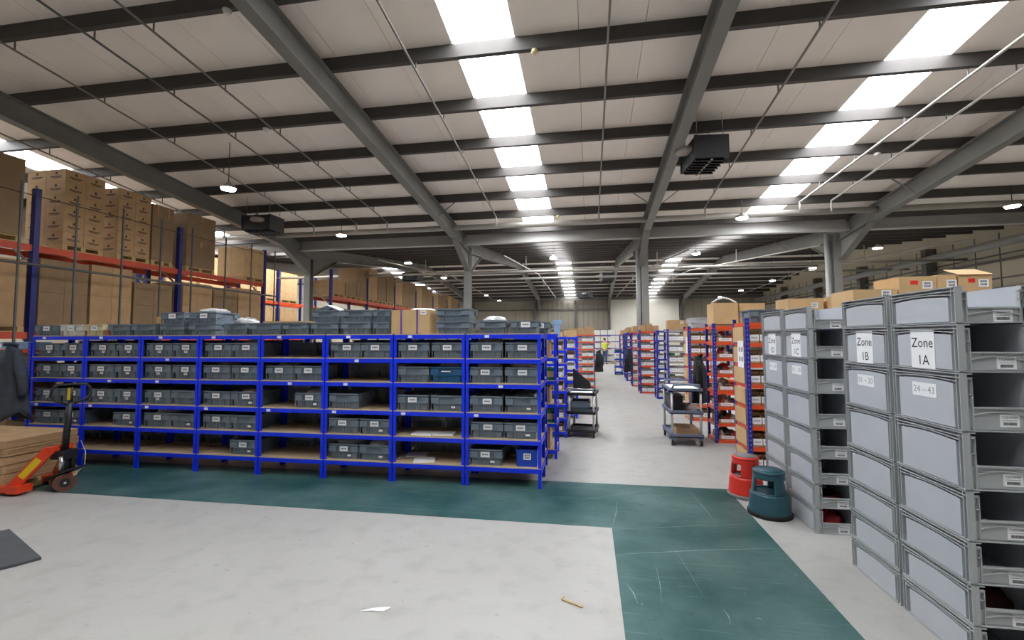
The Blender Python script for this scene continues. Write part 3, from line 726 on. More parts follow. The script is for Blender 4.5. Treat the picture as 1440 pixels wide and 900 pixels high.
# a plain rack carrying those cartons so that they rest on something
def plain_rack(loc, w, d, levels, H, label, um=NAVY, bm=ORANGE, group='bolted racks'):
    t = thing('shelving_unit', label, 'shelving', loc, 0, group)
    def up():
        b = MB().box(0,.05,0,.005,0,H).box(0,.005,.005,.05,0,H); b.cur = 1
        z = .05
        while z < H-.03: b.box(.02,.03,-.001,0,z,z+.016); b.box(-.001,0,.02,.03,z,z+.016); z += .06
        return b.mesh('upright', um, mat('pale_slot', (176,180,200), .6, var=0))
    ume = cached(('pup', H, um.name), up)
    for sx in (0,1):
        for sy in (0,1):
            u = obj('upright', ume, t, (sx*w, sy*d, 0)); u.scale = (-1 if sx else 1, -1 if sy else 1, 1)
    bme = cached(('pbeam', w, bm.name), lambda: MB().box(.005,w-.005,0,.03,-.05,0).mesh('beam', bm))
    sme = cached(('psbeam', d, bm.name), lambda: MB().box(0,.03,.005,d-.005,-.05,0).mesh('side_beam', bm))
    brd = cached(('pboard', w, d), lambda: MB().box(.03,w-.03,.03,d-.03,-.03,-.002).mesh('shelf_board', CHIP))
    for z in levels:
        obj('beam', bme, t, (0,.006,z)); obj('beam', bme, t, (0,d-.036,z)); obj('side_beam', sme, t, (.006,0,z)); obj('side_beam', sme, t, (w-.036,0,z)); obj('shelf_board', brd, t, (0,0,z))
    return t
plain_rack((2.79, 4.62, 0), 1.5, .5, [.2, .75, 1.3, 2.05], 2.05, 'bolted rack carrying cartons behind the nearest grey bins')
# ================================================================ RIGHT-HAND RACKS ALONG THE AISLE
def pick_mesh(w, d, h, m):
    def mk():
        b = MB(); t = .004; fh = h*.66
        b.box(0,w,0,d,0,t); b.box(0,w,0,t,0,fh); b.box(0,w,d-t,d,0,h)
        for x0 in (0, w-t): b.prism([(0,0),(d,0),(d,h),(d*.35,h),(0,fh)], 'x', x0, x0+t)
        b.cbox((w*.5, .06, h*.86), (w*.94, .003, h*.34), (Vector((1,0,0)), Vector((0,.8,.6)), Vector((0,-.6,.8))))
        return b.mesh('picking_carton', m)
    return cached(('pick', w, d, h, m.name), mk)
def picks(rackx, y, levels, n, w, h, desc, d=.4, m=CARD, whole=False, top=None, group=None):
    for li, z in enumerate(levels):
        for k in range(n):
            o = obj('picking_carton', pick_mesh(w-.008, d, h, m), None, (rackx+.06+k*w, y+.025+random.uniform(0,.02), z+.002))
            tag(o, 'white-labelled picking carton, %s from aisle, %s shelf up, %s' % (ORD[k], ORD[li], desc), 'carton', 'picking cartons in the right racks')
            obj('label_card', card_mesh(round(w*.9,3), round(h*.48 if not whole else h*.6,3), (k+li) % 3, 1, FADE), o, ((w-.008)/2, -.001, h*(.41 if not whole else .35)))
L8 = [.05+.273*k for k in range(8)]
def liner(t, y0, y1, z0, z1, x, m=CARD2):
    MB().box(x-.012, x-.001, y0, y1, z0, z1).build('side_liner', m, t)
# rack A, behind the red stool
ra = plain_rack((2.05, 6.5, 0), 1.0, .55, L8, 2.02, 'navy and orange rack with cardboard side, behind the red stool')
for k in range(7): liner(ra, .06, .49, L8[k]+.005, L8[k+1]-.055, .0, CARD2)
picks(2.05, 6.5, L8[:7], 4, .125, .17, 'rack behind red stool')
plain_rack((3.07, 6.5, 0), 1.0, .55, L8, 2.02, 'second bay of the orange rack behind the red stool')
p = MB().box(-.014,-.0125,.06,.3,1.36,1.72).build('notice', PAPER, ra)
for q in range(4): MB().box(-.0155,-.0138,.09+.1*(q%2),.15+.1*(q%2),1.44+.13*(q//2),1.5+.13*(q//2)).build('printed_block', FADE, p)
tote((2.12, 6.55, 1.965), 'slate tote with red mark on top of rack behind red stool', w=.44, d=.4, h=.17, card=False, group='totes on racks')
# rack B with tangled goods
rb = plain_rack((2.07, 8.22, 0), 1.0, .5, L8, 2.0, 'navy and orange rack full of loose goods beside the hanging coat')
for k in range(7): liner(rb, .06, .2, L8[k]+.005, L8[k+1]-.1, .05, CARD2)
bm_l = [DARKGOODS, DARKGOODS, MULTI, MULTI, REDGOODS, REDGOODS, REDGOODS]
for li in range(7):
    o = obj('goods_tray', pick_mesh(.32, .4, .1, CARD), None, (2.14, 8.26, L8[li]+.002)); tag(o, 'low cardboard tray of goods, %s shelf up of rack beside the coat' % ORD[li], 'tray', 'goods trays')
    obj('label_card', card_mesh(.2, .05, li % 3, 1, FADE), o, (.14,-.001,.04))
    goods((2.3, 8.53, L8[li]+.008), 'loose %s goods in tray, %s shelf up beside the coat' % ({'dark_bagged_goods':'dark','pale_bagged_goods':'pale','red_goods':'red'}[bm_l[li].name], ORD[li]), bm_l[li], .24, .17, .15, li % 6)
    for q in range(3): goods((2.2+.095*q, 8.34, L8[li]+.008), 'small %s bag at tray front, %s from aisle, %s shelf up beside coat' % (('pale','dark','red')[(q+li) % 3], ORD[q], ORD[li]), (MULTI, DARKGOODS, REDGOODS)[(q+li) % 3], .075, .1, .12, q)
    if li in (4, 5): tag(obj('parts_bin', tote_mesh(.14,.3,.12,BLUEBOX), None, (2.52, 8.26, L8[li]+.003)), 'small blue parts bin, %s shelf up of rack beside the coat' % ORD[li], 'bin', 'small blue bins')
for k, (x, w) in enumerate(((2.1,.4),(2.52,.4))):
    carton((x, 8.25, 1.99), 'large brown carton on top of rack beside coat, %s' % ('left one' if k == 0 else 'right one'), w, .42, .36 if k == 0 else .35, CARD2)
b = MB().tube([(-.2,0,0),(-.1,0,.06),(0,0,.085),(.1,0,.06),(.2,0,0)], .012, 6)
tag(b.build('foam_strip', PAPER, None, (2.3, 8.35, 2.36)), 'white arched foam strip on top of a large brown carton', 'packaging')
# rack C
rc = plain_rack((2.1, 10.3, 0), .95, .5, L8, 2.0, 'orange shelved rack directly behind the blue-grey cart')
picks(2.1, 10.3, L8[:7], 3, .2, .17, 'rack behind blue-grey cart', m=CARD)
for k in range(7): liner(rc, .06, .45, L8[k]+.005, L8[k+1]-.055, .0, CARD2)
MB().box(-.014,-.0125,.02,.2,1.42,1.78).build('notice', PAPER, rc)
tag(obj('euro_tote', tote_mesh(.46,.4,.22,EURO), None, (2.16, 10.35, 1.97)), 'light grey tote on top of rack behind blue-grey cart', 'tote')
# rack D grey-white shelves
rd = plain_rack((2.0, 12.4, 0), .95, .5, L8, 1.98, 'navy rack with pale shelves, two behind the blue-grey cart', bm=LIGHTG)
picks(2.0, 12.4, L8[:7], 3, .2, .15, 'rack with pale shelves', m=TOTEW, whole=True)
carton((2.05, 12.5, 1.97), 'brown carton with label on top of the pale shelved rack', .5, .35, .25, CARD, label_card=True)
re_ = plain_rack((1.92, 13.8, 0), .95, .5, L8, 1.95, 'navy rack with green boxes, next to the white-binned orange rack', bm=NAVY)
picks(1.92, 13.8, L8[:7], 2, .16, .15, 'rack with green boxes', m=TOTEW, whole=True)
for z in (L8[2], L8[4], L8[6]): 
    tag(MB().box(0,.12,0,.3,0,.16).box(-.002,.122,-.002,.302,.13,.165).build('lidded_box', GREENB, None, (2.32, 13.85, z+.003)), 'small green lidded box on the %s shelf level, green boxes rack' % {L8[2]:'low',L8[4]:'middle',L8[6]:'high'}[z], 'box', 'green boxes')
# rack F: orange shelves, white bins
rf = plain_rack((1.58, 15.05, 0), .62, .42, L8, 2.0, 'narrow orange rack with white bins by the aisle column')
picks(1.58, 15.05, L8[:7], 3, .165, .17, 'narrow rack by column', d=.36, m=TOTEW, whole=True)
for k in range(3): carton((1.6+k*.2, 15.1, 1.965), 'small brown carton on top of rack by aisle column, %s from aisle' % ORD[k], .19, .3, (.2,.24,.18)[k], CARD)
far_r = [(1.52, 17.2, 'red'), (1.5, 19.2, 'blue'), (1.55, 20.9, 'blue'), (1.75, 24.2, 'blue'), (1.75, 27.0, 'orange')]
for i, (x, y, c) in enumerate(far_r):
    plain_rack((x, y, 0), .95, .5, L8[::1], 1.95, '%s shelved rack, %s beyond the aisle column' % ('orange' if c != 'blue' else 'navy', ORD[i]), bm=ORANGE if c != 'blue' else NAVY)
    picks(x, y, L8[:7:1], 1, .2, .17, '%s rack past column' % ORD[i], m=(TOTEW, CARD2)[i % 2], whole=True)
    carton((x+.06, y+.06, 1.963), 'brown carton on top of the %s rack beyond the aisle column' % ORD[i], .4, .35, .22, CARD)
# further racks to the right of these, seen over the cart and bins
# ---------------------------------------------------------------- hanging black coats
def coat(loc, rz, label, m, w=.3, h=.8, th=.09, name='coat', drop=0):
    t = thing(name, label, 'coat', loc, rz, 'hanging coats')
    b = MB(); n = 24; R = 12; o = len(b.v)
    for i in range(R+1):
        q = i/R; z = -q*h
        ww = w*(.34+.66*min(1, q*4.5)**.6)*(1+.14*q) if not drop else w*(.22+.9*q**.75); tt = th*(.55+.6*q)
        z += (0 if not drop else 0)
        for k in range(n):
            a = 2*math.pi*k/n; f = 1+.13*math.sin(5*a+2*q)*min(1, q*3)+.05*math.sin(11*a+5*q)
            b.v.append((ww*math.cos(a)*f, tt*math.sin(a)*f, z-(.07*q*math.sin(3*a+.8) if drop else 0)))
    for i in range(R):
        for k in range(n): b.f.append([o+i*n+k, o+i*n+(k+1)%n, o+(i+1)*n+(k+1)%n, o+(i+1)*n+k]); b.sm.append(True); b.mi.append(0)
    b.f.append(list(range(o, o+n))); b.sm.append(True); b.mi.append(0)
    b.f.append(list(range(o+R*n, o+R*n+n))[::-1]); b.sm.append(False); b.mi.append(0)
    b.build('coat_body', m, t)
    for s in (-1, 1):
        MB().tube([(s*w*.72,0,-.1*h),(s*w*1.02,-.03,-.28*h),(s*w*1.1,-.05,-.5*h),(s*w*1.08,-.06,-.74*h)] if not drop else [(s*w*.3,-.02,-.08*h),(s*w*.62,-.07,-.3*h),(s*w*.9,-.1,-.5*h),(s*w*.98,-.11,-.7*h)], [.05,.065,.06,.05], 10).build('sleeve', m, t)
    MB().tube([(-.07,-.02,.0),(-.05,-.06,.02),(.05,-.06,.02),(.07,-.02,.0)], .022, 8).build('collar', m, t)
    MB().tube([(0,0,-.02),(0,.02,.05),(0,.06,.06)], .006, 6).build('hanging_loop', BLACK, t)
    return t
coat((2.0, 8.98, 1.42), 1.2, 'black coat hanging on the rack end by the blue-grey cart', BLACKC, .2, .85, .12)
coat((1.38, 16.98, 1.3), 1.2, 'black coat hanging on far right racks beyond the column', BLACKC, .16, .75, .12)
coat((.32, 16.08, 1.3), 1.2, 'black coat hanging on the end of the left orange rack', BLACKC, .16, .7, .12)
coat((-8.0, 5.2, 1.69), .5, 'dark slate work jacket hanging at the left picture edge', JACKET, .21, 1.0, .11, name='jacket', drop=1)
# ================================================================ LEFT-HAND RACKS ALONG THE AISLE
lr2 = thing('shelving_unit', 'blue shelving bay ending at the aisle just behind the front row', 'shelving', (-1.42, 6.78, 0), group='blue shelving behind the front row')
LV2 = [1.82, 1.47, 1.13, .79, .51, .13]
blue_unit_parts(lr2, .95, .5, LV2, 1.83)
for li, z in enumerate(LV2[1:]):
    for k in range(3):
        kind = (li+k) % 2
        if k == 2 and li in (1, 3):
            t = thing('lidded_box', 'green and kraft box at the aisle end, %s shelf down, second blue row' % ORD[li], 'box', (-.66, 6.82, z+.012)); MB().box(0,.15,0,.4,0,.045).box(0,.15,0,.4,.13,.17).build('band', GREENB, t); MB().box(.001,.149,.001,.399,.045,.13).build('body', CARD2, t)
        else: carton((-1.36+k*.29, 6.82, z+.012), 'upright brown carton, %s from left, %s shelf down, second blue row' % (ORD[k], ORD[li]), .27 if k < 2 else .2, .4, .24 if li != 4 else .3, CARD3 if kind else CARD, tape=False)
t = thing('storage_tote', 'slate tote on top of the second blue row by the aisle', 'tote', (-1.2, 6.85, 1.832)); obj('body', tote_mesh(.42,.4,.17,TOTE), t)
def blue_row(x, y, w, n, desc, filler, H=1.8, um=BLUE, bm=BLUE, h=.13):
    lv = [H-.02-k*(H-.12)/(n-1) for k in range(n)]
    t = thing('shelving_unit', desc, 'shelving', (x, y, 0), group='racks left of the aisle'); blue_unit_parts(t, w, .45, lv, H, um, bm, .045)
    for li, z in enumerate(lv[1:]):
        for k in range(2 if w > .9 else 1):
            o = obj('picking_carton', pick_mesh(.19, .36, min(h, (H-.12)/(n-1)-.06), filler[(li+k) % len(filler)]), None, (x+w-.05-.2*(k+1), y+.02, z+.012))
            tag(o, 'open carton, %s from the aisle, %s shelf down, %s' % (ORD[k], ORD[li], desc.split(',')[0] if 'beyond' not in desc else ORD[{19:0,21:1,24:2}[int(y)]]+' rack past orange'), 'carton', 'open cartons left of the aisle')
            obj('label_card', card_mesh(.13,.06,(li+k) % 3, 1, FADE), o, (.095,-.001,.045))
blue_row(-1.33, 8.25, .93, 8, 'third blue rack, beside the black cart', [CARD, CARD3, TOTEW])
blue_row(-1.18, 10.2, .93, 8, 'fourth blue rack, behind the black cart', [TOTEW, CARD])
blue_row(-1.26, 12.2, .93, 8, 'fifth blue rack, deeper down the left', [TOTEW, CARD, TOTEW])
blue_row(-1.26, 14.3, .93, 8, 'sixth blue rack, just before the orange one', [TOTEW, CARD2])
blue_row(-.72, 16.2, .93, 8, 'orange white-binned rack, left of the aisle', [TOTEW], H=1.9, um=NAVY, bm=ORANGE, h=.17)
for k in range(3): carton((-.7+.3*k, 16.25, 1.893), 'brown carton on the left orange rack, %s from left' % ORD[k], .28, .35, (.2,.22,.26)[k], CARD)
for k in range(3): carton((-1.15+.3*k, 10.25, 1.792), 'pale flat carton on the fourth blue rack, %s from left' % ORD[k], .28, .35, (.16,.1,.14)[k], CARD2)
carton((-1.25, 8.3, 1.792), 'pale carton on top of the third blue rack', .3, .35, .18, CARD2)
tag(obj('stacked_packaging', MB().box(0,.1,0,.1,0,.22).box(-.02,.14,-.01,.11,.22,.3).mesh('stacked_packaging', SKYB), None, (-.62, 8.3, 1.792)), 'light blue stacked packaging on the third blue rack', 'packaging')
for i, y in enumerate((19.0, 21.5, 24)):
    blue_row(-.65, y, .75, 8, '%s rack beyond left orange one, far down aisle' % ORD[i], [TOTEW, CARD], H=1.85, um=NAVY, bm=(NAVY, ORANGE, NAVY)[i])
# end-of-aisle shelving with white boxes
te = thing('shelving_unit', 'navy shelving full of white boxes at the end of the aisle', 'shelving', (.25, 32.2, 0))
blue_unit_parts(te, 2.6, .5, [1.95, 1.5, 1.05, .6, .15], 1.95, NAVY, NAVY)
for li, z in enumerate((1.95, 1.5, 1.05, .6, .15)):
    for k in range(5):
        o = carton((.32+k*.5, 32.24, z+.012), 'white box, %s from left, %s shelf down at the aisle end' % (ORD[k], ORD[li]), .44, .4, .33, TOTEW, tape=False, group='white boxes at the aisle end')
# ================================================================ CARTS
def cart(loc, rz, W, L, zs, label, tray, post, rim=.05):
    t = thing('service_cart', label, 'cart', loc, rz)
    for i, z in enumerate(zs):
        b = MB().box(0,W,0,L,z-rim,z-rim+.015).box(0,W,0,.03,z-rim,z).box(0,W,L-.03,L,z-rim,z).box(0,.03,.03,L-.03,z-rim,z).box(W-.03,W,.03,L-.03,z-rim,z)
        b.build('tray', tray, t)
    for x in (.035, W-.035):
        for y in (.035, L-.035):
            MB().tube([(x,y,.12),(x,y,zs[0]-rim)], .02, 10).build('post', post, t)
            MB().box(x-.03,x+.03,y-.03,y+.03,.1,.135).build('bumper', tray, t)
            c = MB().tube([(x-.014,y,.05),(x+.014,y,.05)], .05, 16).build('caster_wheel', RUBBER, t)
            MB().box(x-.022,x-.018,y-.02,y+.02,.04,.11).box(x+.018,x+.022,y-.02,y+.02,.04,.11).box(x-.022,x+.022,y-.02,y+.02,.1,.11).build('caster_fork', CHROME, c)
    return t
gc = cart((1.30, 7.9, 0), -.0, .52, .84, [.93, .57, .19], 'blue-grey three-tray service cart in the aisle', CARTB, ALU, .055)
for yy in (.0, .84): MB().tube([(.04,yy+(.02 if yy < .1 else -.02),.92),(.06,yy+(-.03 if yy < .1 else .03),.99),(.26,yy+(-.04 if yy < .1 else .04),1.0),(.46,yy+(-.03 if yy < .1 else .03),.99),(.48,yy+(.02 if yy < .1 else -.02),.92)], .018, 8).build('handle', CARTB, gc)
tag(MB().box(0,.42,0,.7,0,.03).build('paper_pile', PAPER, None, (1.35, 7.97, .894)), 'white papers lying on the top tray of the blue-grey cart', 'paper')
c = carton((1.42, 8.05, .152), 'open flat carton on the bottom tray of the blue-grey cart', .36, .5, .1, CARD, tape=False)
goods((1.67, 8.3, .532), 'brown wrapped goods on the middle tray of blue-grey cart', MULTI, .18, .4, .1, 2)
tag(MB().box(0,.2,0,.5,0,.25).box(-.004,.204,-.004,.504,.22,.255).build('dark_crate', BLACK, None, (1.34, 8.1, .535)), 'black crate on the middle tray of the blue-grey cart', 'crate')
bc = cart((-.40, 8.3, 0), -.12, .5, .62, [.79, .46, .14], 'black three-tray service cart by the blue racks', BLACK, ALU, .05)
MB().tube([(.03,.02,.79),(.03,-.05,.86),(.47,-.05,.86),(.47,.02,.79)], .012, 8).build('handle', CHROME, bc)
tote((-.34, 8.38, .425), 'dark tote standing on the middle tray of the black cart', w=.36, d=.42, h=.2, m=TOTE, card=False, group='totes on carts')
tag(MB().prism([(0,0),(.34,0),(.32,.16),(.02,.42),(0,.42)], 'y', 0, .04).build('folded_screen', BLACKC, None, (-.3, 8.72, .762)), 'black triangular folded sheet upright on the black cart', 'sheet')
tag(MB().box(0,.4,0,.3,0,.02).build('paper_pile', PAPER, None, (-.35, 8.36, .758)), 'pale papers lying on the top tray of the black cart', 'paper')
blc = cart((1.2, 22.3, 0), 0, .4, .6, [1.1, .75, .4, .12], 'small blue trolley far down the aisle', BLUEBOX, ALU, .06)
tote((1.22, 22.35, 1.06), 'blue tote on the far blue trolley', w=.34, d=.5, h=.14, m=TOTEB, card=False, group='totes on carts')
# ================================================================ STEP STOOLS
def stool(loc, label, m, topm, rz, R=.205):
    t = thing('step_stool', label, 'step stool', loc, rz, 'kick step stools')
    MB().lathe([(R*.97,.0),(R,.012),(R,.03),(R*.97,.04)], 40).build('base_ring', RUBBER if topm is m else GREYTOP, t)
    MB().lathe([(R*.95,.03),(R*.93,.05),(R*.86,.2),(R*.84,.215),(R*.80,.22)], 40).build('lower_step', m, t)
    n = 48; zs = [.215,.235,.255,.30,.335,.36,.375,.40,.425]
    b = MB(); o = 0
    r = lambda z: R*(.80-.12*(z-.215)/.21)
    win = lambda k: (k % 16) in (range(3, 13))
    def hole(k, i):
        z = (zs[i]+zs[i+1])/2; kk = k % 16
        if z < .225 or z > .365: return False
        edge = 3 if z < .35 else 5
        return edge <= kk <= 15-edge
    for z in zs:
        for k in range(n): a = 2*math.pi*k/n; b.v.append((r(z)*math.cos(a), r(z)*math.sin(a), z))
    for i in range(len(zs)-1):
        for k in range(n):
            if not hole(k, i): b.f.append([i*n+k, i*n+(k+1)%n, (i+1)*n+(k+1)%n, (i+1)*n+k]); b.sm.append(True); b.mi.append(0)
    up_ = b.build('upper_step', m, t); md = up_.modifiers.new('thickness', 'SOLIDIFY'); md.thickness = .02; md.offset = -1
    MB().lathe([(R*.66,.405),(R*.72,.415),(R*.72,.43),(R*.66,.44),(.02,.442)], 40).build('top_plate', m, t)
    MB().lathe([(R*.62,.440),(R*.62,.4445),(.01,.446)], 32).build('tread_pad', topm, t)
    MB().lathe([(R*.81,.214),(R*.81,.2205),(R*.3,.2215)], 40).build('step_pad', m if topm is m else GREYTOP, t)
    return t
stool((1.765, 5.04, 0), 'teal plastic step stool in front of the red stool', TEAL, TEAL, .9)
stool((1.715, 5.58, 0), 'red step stool with grey top behind the teal one', RED, GREYTOP, .3, .195)
# ================================================================ CARDBOARD STACK AND PALLET TRUCK
pl = pallet((-8.2, 4.27, 0), 1.58, .8, 'wooden pallet under the stack of flat cardboard')
zc = .125
for k in range(5):
    hgt = (.1,.09,.1,.09,.095)[k]
    t = thing('cardboard_bundle', 'flat brown cardboard bundle on the pallet, %s from the bottom' % ORD[k], 'cardboard', (-8.2, 4.27, zc), 0, 'bundles of flat cardboard on the pallet')
    off = (0, .012, -.004, .016, .004)[k]; t.location.x += off; t.location.y += off*.5
    for q in range(9):
        e = random.uniform(0, .012); hq = (hgt-.006)/9
        MB().prism([(0,0),(1.56-e,0),(1.58-e,.03),(1.58-e,.77),(1.56-e,.79),(0,.79)], 'z', q*hq, (q+1)*hq-.002).build('sheet', CARDS, t)
    zc += hgt+.002
pt = thing('pallet_truck', 'red hand pallet truck with black handle at the cardboard stack', 'pallet truck', (-6.16, 4.56, 0), .08)
for s in (-1, 1):
    f = MB().box(-1.45,-.36,s*.22-.08,s*.22+.08,.075,.1).box(-1.45,-.36,s*.22-.08,s*.22-.07,.045,.075).box(-1.45,-.36,s*.22+.07,s*.22+.08,.045,.075)
    f.prism([(-.36,-.08+s*.22),(-.22,-.08+s*.22),(-.22,.08+s*.22),(-.36,.08+s*.22)], 'z', .03, .11)
    f.build('fork', REDT, pt)
    a, bq = Vector((-.36, s*.22, .09)), Vector((-.07, s*.12, .47))
    br = MB().bar(a, bq, .035, .11, (0,0,1)).build('frame_bar', REDT, pt)
    d_ = (bq-a); st = MB().bar(a+d_*.25+Vector((.0, -.019, 0)), a+d_*.78+Vector((.0, -.019, 0)), .002, .07).build('warning_sticker', YELL, br)
MB().box(-.11,-.03,-.13,.13,.44,.51).build('crosshead', REDT, pt)
MB().tube([(0,0,.16),(0,0,.42)], .05, 14).tube([(.03,.07,.2),(.03,.07,.4)], .03, 10).box(-.09,.09,-.08,.08,.36,.46).build('pump_body', BLACK, pt)
MB().tube([(.05,-.07,.22),(.05,-.07,.4)], .026, 12).build('pump_cylinder', CHROME, pt)
MB().cbox((.04,0,.2), (.36,.22,.02), (Vector((.93,.0,.36)), Vector((0,1,0)), Vector((-.36,0,.93)))).build('step_plate', BLACK, pt)
ax = Vector((.86,-.5,0))
for s in (-1, 1):
    c0 = Vector((.03,-.03,.1))+ax*(.075*s)
    wh = MB().tube([c0-ax*.028, c0+ax*.028], .1, 24).build('steer_wheel', WHEEL, pt)
    MB().tube([c0-ax*.034, c0+ax*.034], .05, 16).build('hub', BLACK, wh); MB().tube([c0-ax*.04, c0+ax*.04], .014, 10).build('axle', CHROME, wh)
MB().tube([(0,0,.42),(.035,-.01,.74),(.06,-.02,1.02)], [.036,.034,.028], 12).build('handle_shaft', BLACK, pt)
la = Vector((.62,.78,0)); hc = Vector((.07,-.02,1.1)); upv = Vector((.08,-.03,1)).normalized()
loop = [(-.03,-.1),(-.12,-.06),(-.175,.0),(-.165,.09),(-.13,.13),(0,.135),(.13,.13),(.165,.09),(.175,0),(.12,-.06),(.03,-.1)]
MB().tube([hc+la*a+upv*b for a, b in loop], .014, 8).build('handle_loop', BLACK, pt)
MB().tube([hc-upv*.12, hc+upv*.1], .018, 8).build('lever_housing', BLACK, pt)
MB().cbox(hc+upv*.02-Vector((0,.026,0)), (.035,.004,.14)).build('handle_sticker', YELL, pt)
tag(MB().tube([(-6.57,5.05,.45),(-6.5,5.06,.3),(-6.48,5.04,.14),(-6.5,4.9,.005)], .004, 5).build('plastic_strip', BAG), 'pale plastic strip hanging by the cardboard stack corner', 'strip')
# orange rack behind the jacket
plain_rack((-9.1, 5.5, 0), .98, .5, [.35,.72,1.05,1.35,1.62], 1.72, 'blue and orange rack behind the hanging jacket', um=BLUE)
tag(MB().box(0,.5,0,.3,0,.1).box(-.005,.505,-.005,.305,.07,.105).build('lidded_box', SKYB, None, (-8.75, 5.55, 1.625)), 'light blue flat box on the rack behind the jacket', 'box')
for li, z in enumerate((.35,.72,1.05,1.35)): carton((-8.6, 5.56, z+.003), 'brown carton, %s shelf up on rack behind the jacket' % ORD[li], .38, .36, .2, CARD3)
# ================================================================ MAT, SCRAPS
tag(MB().prism([(-4.42,2.98),(-4.36,3.1),(-5.3,3.5),(-5.8,2.6),(-4.9,2.3)], 'z', .001, .022).build('floor_mat', MATM), 'dark rubber mat corner at the left edge of the floor', 'mat')
tag(MB().add([(-1.49,2.86,.003),(-1.41,2.875,.006),(-1.33,2.885,.003),(-1.30,2.93,.007),(-1.36,2.925,.004),(-1.42,2.90,.006)], [(0,1,2,3,4,5)]).build('paper_scrap', PAPER), 'torn white paper scrap on the concrete floor', 'scrap')
tag(MB().bar((-.2,3.2,.006),(-.06,3.13,.006),.014,.006).bar((-.2,3.2,.006),(-.19,3.235,.006),.012,.006).build('wood_splinter', WOOD), 'pale wood splinter on the concrete near the green paint', 'splinter')
# ================================================================ PALLET RACKING (left)
DNAVY = mat('dark_navy_upright', (26, 34, 112), .4, var=.08, scale=4)
def pallet_rack(xf, ys, levels, H, label, depth=1.0, um=DNAVY, bm=DORANGE):
    t = thing('pallet_rack', label, 'racking')
    up_ = cached(('prup', H), lambda: MB().box(-.05,.05,-.045,.045,0,H).box(-.07,.07,-.07,.07,0,.012).mesh('upright', um))
    for y in ys:
        obj('upright', up_, t, (xf-.05, y, 0)); obj('upright', up_, t, (xf-depth+.05, y, 0))
        b = MB(); z = .3; s = 0
        while z < H-.8:
            a, c = (xf-.08, xf-depth+.08) if s == 0 else (xf-depth+.08, xf-.08)
            b.bar((a, y, z), (c, y, z+.7), .03, .03, (0,1,0)); z += .7; s = 1-s
        b.build('frame_brace', GSTEEL, t)
    for y0, y1 in zip(ys[:-1], ys[1:]):
        for z in levels:
            for x in (xf-.05, xf-depth+.05): MB().box(x-.025,x+.025,y0+.045,y1-.045,z-.12,z).build('beam', bm, t)
    return t
pallet_rack(-10.0, [.7, 3.75, 6.77, 9.78, 12.8], [1.9, 3.5], 4.55, 'tall navy and orange pallet racking nearest on the left')
pallet_rack(-10.0, [16.6, 19.6, 22.6, 25.6, 28.6, 31.6, 34.6, 37.6], [1.9, 3.45], 4.5, 'long far pallet racking beyond the left column')
pallet_rack(-14.4, [13.4, 16.4, 19.4, 22.4], [1.8, 3.5], 5.0, 'brightly lit back pallet racking seen through the gap', bm=ORANGE)
def load(y0, y1, z, ztop, cols, rws, desc, m, kind=0, xf=-10.02, xd=.92, deep=2, tape=True):
    pallet((xf-xd, y0, z), xd, y1-y0, 'wooden pallet carrying %s' % desc)
    zb = z+.1225; ch = (ztop-zb)/rws; cw = (y1-y0)/cols; dx = xd/deep
    for r in range(rws):
        for c in range(cols):
            for q in range(deep):
                if q > 0 and c > 0 and r < rws-1: continue
                o = carton((xf-dx*(q+1)+.003, y0+c*cw+.002, zb+r*ch+.001), '', dx-.006, cw-.006, ch-.003, m, kind, tape=tape)
                o['label'] = 'carton %s row up, %s column, %s, %s' % (ORD[r], ORD[c], 'front' if q == 0 else 'back', desc); o['group'] = 'cartons on pallets'
# upper level
load(5.55, 6.56, 3.5, 5.02, 2, 2, 'dull stack at left edge', CARD3, tape=False)
load(7.2, 7.95, 3.5, 5.1, 2, 6, 'near printed stack', CARD, 1, tape=False)
load(8.24, 8.98, 3.5, 5.06, 2, 6, 'far printed stack', CARD, 1, tape=False)
load(9.02, 9.58, 3.5, 4.94, 2, 1, 'plain tall stack', CARD3)
load(9.95, 10.85, 3.5, 4.98, 1, 2, 'plain stack past second upright', CARD3)
load(11.95, 12.75, 3.5, 4.5, 2, 2, 'pale lower stack by rack end', CARD2)
# middle level
mid = [(4.85,5.7,3.25,'leftmost'),(5.75,6.66,3.2,'left of first upright'),(6.86,7.7,3.28,'below near printed stack'),(7.75,8.6,3.3,'below far printed stack'),(8.65,9.6,3.05,'below plain tall stack'),(9.9,10.8,3.2,'past second upright'),(10.85,11.7,3.1,'two past second upright'),(11.75,12.65,3.25,'beside rack end')]
for y0, y1, zt, d in mid: load(y0, y1, 1.9, zt, 2, 2, 'mid level '+d, (CARD3, CARD)[int(y0*10) % 2], 0, tape=False)
for k in range(4): carton((-10.9, (4.85,5.8,6.95,7.9)[k], .14), 'large brown floor level carton, %s from the left under the racking' % ORD[k], .85, .85, 1.1, CARD3, group='floor level cartons')
for k in range(4): pallet((-10.9, (4.85,5.8,6.95,7.9)[k], 0), .85, .85, 'floor level pallet, %s from the left under the racking' % ORD[k])
